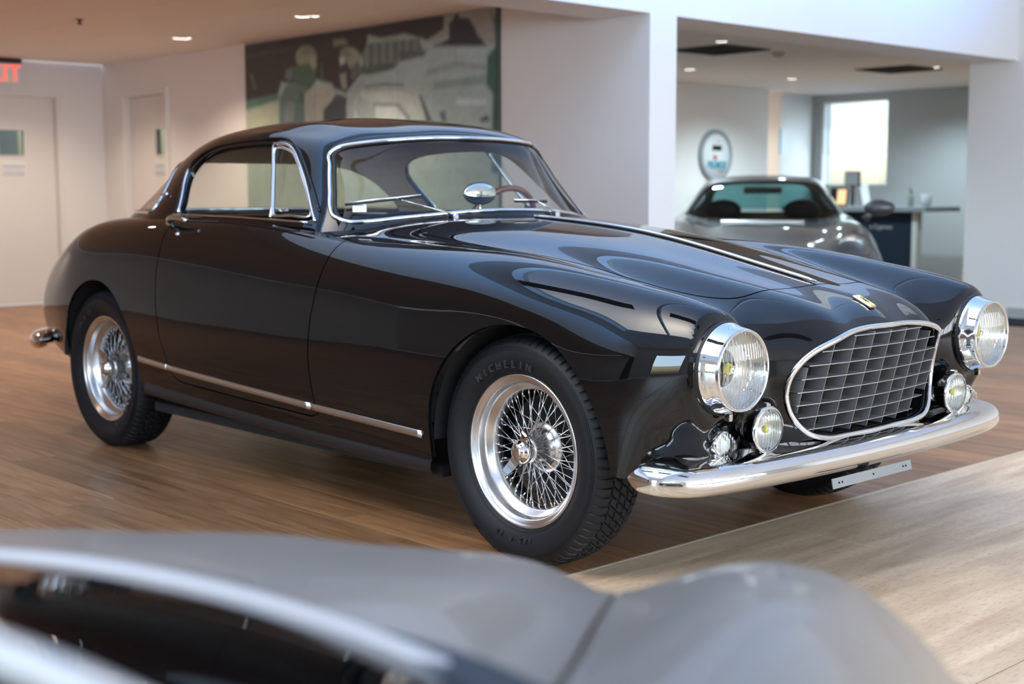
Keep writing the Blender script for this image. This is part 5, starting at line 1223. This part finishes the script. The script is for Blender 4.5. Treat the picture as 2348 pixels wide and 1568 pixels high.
GR = [
 [(.03,0,.795),(-.01,.25,.793),(-.13,.5,.79),(-.28,.63,.80),(-.36,.70,.81),(-.44,.745,.80)],
 [(-.20,0,.96),(-.24,.25,.957),(-.36,.47,.95),(-.48,.585,.94),(-.56,.645,.90),(-.62,.72,.84)],
 [(-.50,0,1.125),(-.54,.24,1.12),(-.64,.44,1.108),(-.74,.525,1.095),(-.82,.58,1.03),(-.86,.70,.86)],
 [(-.72,0,1.195),(-.76,.24,1.19),(-.86,.42,1.175),(-.95,.50,1.15),(-1.02,.565,1.08),(-1.05,.70,.87)],
 [(-1.1,0,1.235),(-1.1,.24,1.228),(-1.15,.41,1.21),(-1.2,.50,1.175),(-1.25,.565,1.10),(-1.3,.70,.87)],
 [(-1.5,0,1.215),(-1.5,.24,1.208),(-1.5,.40,1.19),(-1.52,.49,1.15),(-1.55,.56,1.07),(-1.6,.70,.86)],
 [(-1.85,0,1.10),(-1.85,.24,1.09),(-1.83,.39,1.07),(-1.82,.48,1.03),(-1.82,.55,.97),(-1.85,.66,.84)],
 [(-2.15,0,.90),(-2.14,.24,.90),(-2.12,.38,.88),(-2.1,.47,.86),(-2.08,.54,.83),(-2.08,.60,.79)],
]
gb = Sheet(GB, 150, 110, 18, 16, 2e-3, 2e-3).orient((-.6, 0, .2)); gr_ = Sheet(GR, 110, 90, 11, 14, 1e-3, 1e-3).orient((-1.2, 0, .7))
gx_, gy_, gz_ = gb.P[..., 0], gb.P[..., 1], gb.P[..., 2]
fa = np.where(np.abs(gy_) > .5, sdf(gx_, gz_, arch_poly(.92, .31, .345)), -1); fb_ = np.where(np.abs(gy_) > .5, sdf(gx_, gz_, arch_poly(-1.38, .31, .35)), -1)
hp_ = catmull([(1.42, 0), (1.40, .3), (1.30, .45), (.9, .50), (.3, .58), (.08, .58), (.04, .3), (.05, 0), (.04, -.3), (.08, -.58), (.3, -.58), (.9, -.50), (1.30, -.45), (1.40, -.3)], 5)
fh = np.where(gz_ > .55, sdf(gx_, gy_, hp_), -1)
fck = np.where(gz_ > .7, sdf(gx_, gy_, [(-.25, -.5), (-.10, 0), (-.25, .5), (-.5, .62), (-1.5, .62), (-1.7, 0), (-1.5, -.62), (-.5, -.62)]), -1)
panel('body_shell', gb, np.minimum.reduce([-fa, -fb_, -fh-.004, -fck]), 'grey_car_paint', gc)
panel('hood', gb, np.minimum(fh, -fck), 'grey_car_paint', gc)
rx_, ry_, rz_ = gr_.P[..., 0], gr_.P[..., 1], gr_.P[..., 2]
wsg = catmull([(0, .825), (.3, .825), (.53, .832), (.61, .85), (.62, .88), (.53, 1.03), (.475, 1.115), (.42, 1.145), (.25, 1.165), (0, 1.172), (-.25, 1.165), (-.42, 1.145), (-.475, 1.115), (-.53, 1.03), (-.62, .88), (-.61, .85), (-.53, .832), (-.3, .825)], 4)
fw_ = np.where(rx_ > -1.0, sdf(ry_, rz_, wsg), -1)
fs_ = np.where((np.abs(ry_) > .42), sdf(rx_, rz_, catmull([(-.60, .89), (-.76, 1.0), (-.92, 1.10), (-1.1, 1.145), (-1.35, 1.145), (-1.6, 1.09), (-1.78, 1.0), (-1.80, .92), (-1.5, .895), (-1.0, .89)], 4)), -1)
fr_ = np.where(rx_ < -1.3, sdf(ry_, rz_, catmull([(0, .90), (.36, .91), (.47, .95), (.45, 1.08), (.38, 1.15), (0, 1.17), (-.38, 1.15), (-.45, 1.08), (-.47, .95), (-.36, .91)], 4)), -1)
panel('roof', gr_, np.minimum.reduce([-fw_, -fs_, -fr_]), 'grey_car_paint', gc)
V, N, F = clip(gr_, np.minimum.reduce([-fw_, -fs_, -fr_]), off=-.02, flange=0); mesh_obj('headliner', V, [f[::-1] for f in F], 'seat_black', gc, True)
panel('windshield', gr_, fw_, 'smoked_glass', gc, off=-.004, flange=0)
panel('side_window', gr_, np.where(ry_ > 0, fs_, -1), 'smoked_glass', gc, off=-.004, flange=0); panel('side_window', gr_, np.where(ry_ < 0, fs_, -1), 'smoked_glass', gc, off=-.004, flange=0)
panel('rear_window', gr_, fr_, 'teal_glass', gc, off=-.004, flange=0)
MB().tube(surf_curve(gr_, 1, 2, wsg, rx_ > -1.0, .0), .012, 8, True).build('windshield_seal', 'black_rubber', gc, True)
for s_ in (-1, 1):
    hl = empty('headlamp', (1.40, s_*.64, .655), parent=gc); hl.rotation_euler = (0, math.radians(-30), s_*math.radians(6))
    MB().lathe([(.135, -.07), (.128, .0), (.118, .018), (.108, .020)], 36, 'x').build('bezel', 'grey_car_paint', hl, True)
    MB().lathe([(.108, .018), (.07, -.02), (0, -.035)], 36, 'x').build('reflector', 'polished_aluminium', hl, True)
    MB().lathe([(.110, .018), (.08, .035), (.04, .042), (0, .044)], 36, 'x').build('lens', 'lens_glass', hl, True)
    mr_ = empty('door_mirror', (-.25, s_*.84, .85), parent=gc)
    MB().sphere((0, s_*.10, .085), .10, 18, 12, (.55, 1.25, .72)).tube([(0, -s_*.02, -.02), (0, s_*.05, .05)], [.03, .022], 10).build('mirror_housing', 'grey_car_paint', mr_, True)
    se = empty('seat', (-1.05, s_*.34, .30), parent=gc)
    MB().box((-.08, -.22, 0), (.08, .22, .52), .05).build('backrest', 'seat_black', se, angle=30); MB().sphere((0, 0, .60), .14, 18, 12, (.45, 1.15, .75)).build('headrest', 'seat_black', se, True)
    MB().box((-.1, -.24, -.1), (.45, .24, .06), .05).build('cushion', 'seat_black', se, angle=30)
    for wx in (.92, -1.38):
        wh = empty('wheel', (wx, s_*.76, .31), parent=gc)
        MB().lathe([(.20, -.09), (.24, -.10), (.29, -.095), (.31, -.07), (.31, .07), (.29, .095), (.24, .10), (.20, .09)], 40, 'y').build('tyre', 'rubber', wh, True)
        MB().lathe([(.205, s_*.07), (.19, s_*.05), (.06, s_*.06), (0, s_*.06)], 32, 'y').build('rim', 'satin_aluminium', wh, True)
MB().box((-.45, -.55, .80), (-.12, .55, .835), .02).build('dashboard', 'seat_black', gc, angle=30)
MB().box((-.02, -.16, 0), (.02, .16, .06), .01).build('rear_view_mirror', 'seat_black', gc, angle=30, loc=(-.66, 0, 1.06))
q, n = gb.project(0, 1, .12, 0, gz_ > .6)
MB().box((-.03, -.33, -.002), (.03, .33, .012), .004).build('cowl_vent', 'satin_aluminium', gc, loc=q)
MB().box((-2.3, -.6, .20), (1.4, .6, .28)).build('floor_pan', 'black_underside', gc)

# ================================================================== silver roadster close to the camera
sc_ = car_frame('silver_roadster', (1.80, -3.00, 0), math.atan2(.825, -.564), 'silver open roadster in the near foreground, out of focus, bonnet towards the coupe')
SB = [
 [(.86,0,.22),(.86,.2,.22),(.85,.35,.22),(.83,.44,.22),(.80,.55,.22),(.74,.66,.22),(.67,.73,.22),(.60,.77,.22),(.54,.785,.22)],
 [(.96,0,.34),(.955,.2,.34),(.94,.35,.34),(.92,.44,.34),(.90,.55,.35),(.83,.67,.35),(.73,.755,.34),(.62,.79,.30),(.52,.795,.24)],
 [(.96,0,.45),(.95,.2,.45),(.93,.35,.45),(.91,.44,.45),(.91,.56,.48),(.85,.67,.49),(.72,.765,.46),(.60,.80,.38),(.48,.80,.25)],
 [(.86,0,.55),(.85,.2,.545),(.82,.35,.535),(.80,.44,.53),(.83,.56,.565),(.77,.67,.575),(.64,.765,.54),(.5,.805,.42),(.36,.80,.25)],
 [(.66,0,.645),(.65,.2,.64),(.63,.35,.625),(.62,.44,.607),(.64,.56,.655),(.60,.66,.645),(.5,.76,.59),(.38,.81,.44),(.26,.80,.25)],
 [(.42,0,.715),(.42,.2,.707),(.41,.35,.690),(.41,.43,.676),(.42,.54,.713),(.40,.65,.708),(.33,.76,.63),(.25,.81,.45),(.16,.80,.25)],
 [(.20,0,.762),(.20,.2,.752),(.20,.35,.728),(.20,.435,.708),(.20,.54,.758),(.19,.645,.760),(.15,.76,.66),(.11,.81,.45),(.06,.80,.25)],
 [(.04,0,.784),(.03,.2,.776),(.02,.35,.755),(.02,.445,.732),(.02,.54,.776),(.02,.64,.782),(0,.76,.67),(-.03,.81,.45),(-.06,.80,.25)],
 [(-.20,0,.785),(-.20,.2,.780),(-.20,.35,.765),(-.20,.45,.752),(-.20,.54,.768),(-.20,.64,.775),(-.20,.76,.67),(-.2,.81,.45),(-.2,.80,.25)],
 [(-.6,0,.77),(-.6,.2,.77),(-.6,.35,.765),(-.6,.45,.758),(-.6,.54,.757),(-.6,.64,.755),(-.6,.76,.66),(-.6,.81,.45),(-.6,.80,.25)],
 [(-1.2,0,.76),(-1.2,.2,.76),(-1.2,.35,.76),(-1.2,.45,.758),(-1.2,.54,.757),(-1.2,.64,.755),(-1.2,.76,.66),(-1.2,.81,.45),(-1.2,.80,.25)],
 [(-1.9,0,.77),(-1.9,.2,.77),(-1.9,.35,.77),(-1.9,.45,.765),(-1.9,.54,.765),(-1.9,.64,.765),(-1.9,.76,.67),(-1.9,.81,.45),(-1.9,.80,.25)],
 [(-2.35,0,.70),(-2.35,.2,.70),(-2.35,.35,.70),(-2.35,.45,.70),(-2.35,.54,.69),(-2.33,.63,.67),(-2.3,.72,.60),(-2.28,.76,.45),(-2.25,.75,.27)],
 [(-2.6,0,.52),(-2.6,.2,.52),(-2.6,.35,.52),(-2.6,.45,.52),(-2.59,.53,.51),(-2.56,.60,.49),(-2.52,.67,.46),(-2.5,.70,.40),(-2.48,.69,.30)],
]
sb = Sheet(SB, 190, 150, 22, 22, 1e-3, 1e-3).orient((-.6, 0, .2))
sx_, sy_, sz_ = sb.P[..., 0], sb.P[..., 1], sb.P[..., 2]
hh = [(.90, 0), (.86, .2), (.76, .34), (.58, .40), (.41, .425), (.2, .437), (.0, .447), (-.08, .44), (-.045, .3), (.0, .15), (.015, 0)]
hpoly = catmull(hh+[(x, -y) for x, y in hh[-2:0:-1]], 5)
fH = np.where(sz_ > .48, sdf(sx_, sy_, hpoly), -1)
ck = [(-.04, 0), (-.06, .2), (-.14, .38), (-.26, .50), (-.45, .58), (-.9, .60), (-1.5, .60), (-1.62, .4), (-1.66, 0), (-1.62, -.4), (-1.5, -.60), (-.9, -.60), (-.45, -.58), (-.26, -.50), (-.14, -.38), (-.06, -.2)]
fC = np.where(sz_ > .6, sdf(sx_, sy_, catmull(ck, 5)), -1)
fA = np.where(np.abs(sy_) > .5, sdf(sx_, sz_, arch_poly(.42, .30, .335)), -1); fB = np.where(np.abs(sy_) > .5, sdf(sx_, sz_, arch_poly(-1.85, .30, .335)), -1)
panel('body_shell', sb, np.minimum.reduce([-fH-.0035, -fC, -fA, -fB]), 'silver_paint', sc_)
panel('hood', sb, np.minimum(fH-.0035, -fC), 'silver_paint', sc_)
V, N, F = clip(sb, np.minimum.reduce([-fC, -fA, -fB]), off=-.030, flange=0); mesh_obj('gap_shade_sheet', V, F, 'dark_void', sc_, True, N)  # added black sheet stands for shade in the bonnet gap
# screen: base moulding, glass, top rail
base = catmull([(-.56, .585, .750), (-.36, .565, .752), (-.20, .50, .756), (-.10, .40, .764), (-.025, .2, .787), (0, 0, .797), (-.025, -.2, .787), (-.10, -.40, .764), (-.20, -.50, .756), (-.36, -.565, .752), (-.56, -.585, .750)], 8, False)
top = catmull([(-.66, .48, .880), (-.60, .475, .888), (-.55, .44, .894), (-.50, .36, .900), (-.44, .2, .906), (-.42, 0, .909), (-.44, -.2, .906), (-.50, -.36, .900), (-.55, -.44, .894), (-.60, -.475, .888), (-.66, -.48, .880)], 8, False)
MB().tube(base, .010, 10, flat=.8).build('windshield_moulding', 'bright_moulding', sc_, True)
MB().grid([[base[i]*(1-t)+top[i]*t+np.array([.004, 0, .006])*math.sin(PI*t) for t in np.linspace(0, 1, 8)] for i in range(len(base))]).build('windshield', 'dark_glass', sc_, True)
MB().tube(top, .0085, 10).build('windshield_top_rail', 'bright_moulding', sc_, True)
MB().grid([[(x+.02, y, .775), (x-.10, y, .765), (x-.22, y, .74), (x-.25, y, .62)] for x, y, z in base[8:-8]]).build('dashboard', 'seat_black', sc_, True)
MB().box((-1.65, -.60, .22), (-.1, .60, .26)).build('floor_pan', 'seat_black', sc_)
for s_ in (-1, 1):
    MB().grid([[(x, s_*.60, .755), (x, s_*.57, .75), (x, s_*.565, .3)] for x in np.linspace(-1.5, -.4, 8)]).build('door_card', 'seat_black', sc_)
    se = empty('seat', (-1.15, s_*.30, .26), parent=sc_)
    MB().box((-.22, -.22, 0), (.25, .22, .16), .05).build('cushion', 'seat_black', se, angle=30); MB().box((-.30, -.22, .1), (-.16, .22, .46), .05).build('backrest', 'seat_black', se, angle=30)
    hl = empty('headlamp', (.83, s_*.60, .50), parent=sc_); hl.rotation_euler = (0, math.radians(-30), 0)
    MB().lathe([(.10, -.07), (.10, .005), (.092, .012), (.086, .010)], 32, 'x').build('bezel', 'chrome', hl, True)
    MB().lathe([(.086, .008), (.05, -.02), (0, -.03)], 24, 'x').build('reflector', 'polished_aluminium', hl, True)
    MB().lathe([(.088, .008), (.05, .026), (0, .034)], 24, 'x').build('lens', 'lens_glass', hl, True)
    for wx in (.42, -1.85):
        wh = empty('wheel', (wx, s_*.70, .30), parent=sc_)
        MB().lathe([(.19, -.075), (.23, -.085), (.285, -.08), (.30, -.055), (.30, .055), (.285, .08), (.23, .085), (.19, .075)], 40, 'y').build('tyre', 'rubber', wh, True)
        MB().lathe([(.195, s_*.06), (.18, s_*.045), (.06, s_*.05), (0, s_*.05)], 32, 'y').build('rim', 'satin_aluminium', wh, True)
# small bright fitting on the outer flank of the front wing
q, n = sb.project(0, 2, .10, .69, sy_ < -.5)
MB().sphere(q+n*.004, .014, 14, 10, (1.3, .6, .7)).build('side_marker', 'chrome', sc_, True)
MB().box((-2.3, -.55, .20), (.8, .55, .26)).build('underbody', 'black_underside', sc_)
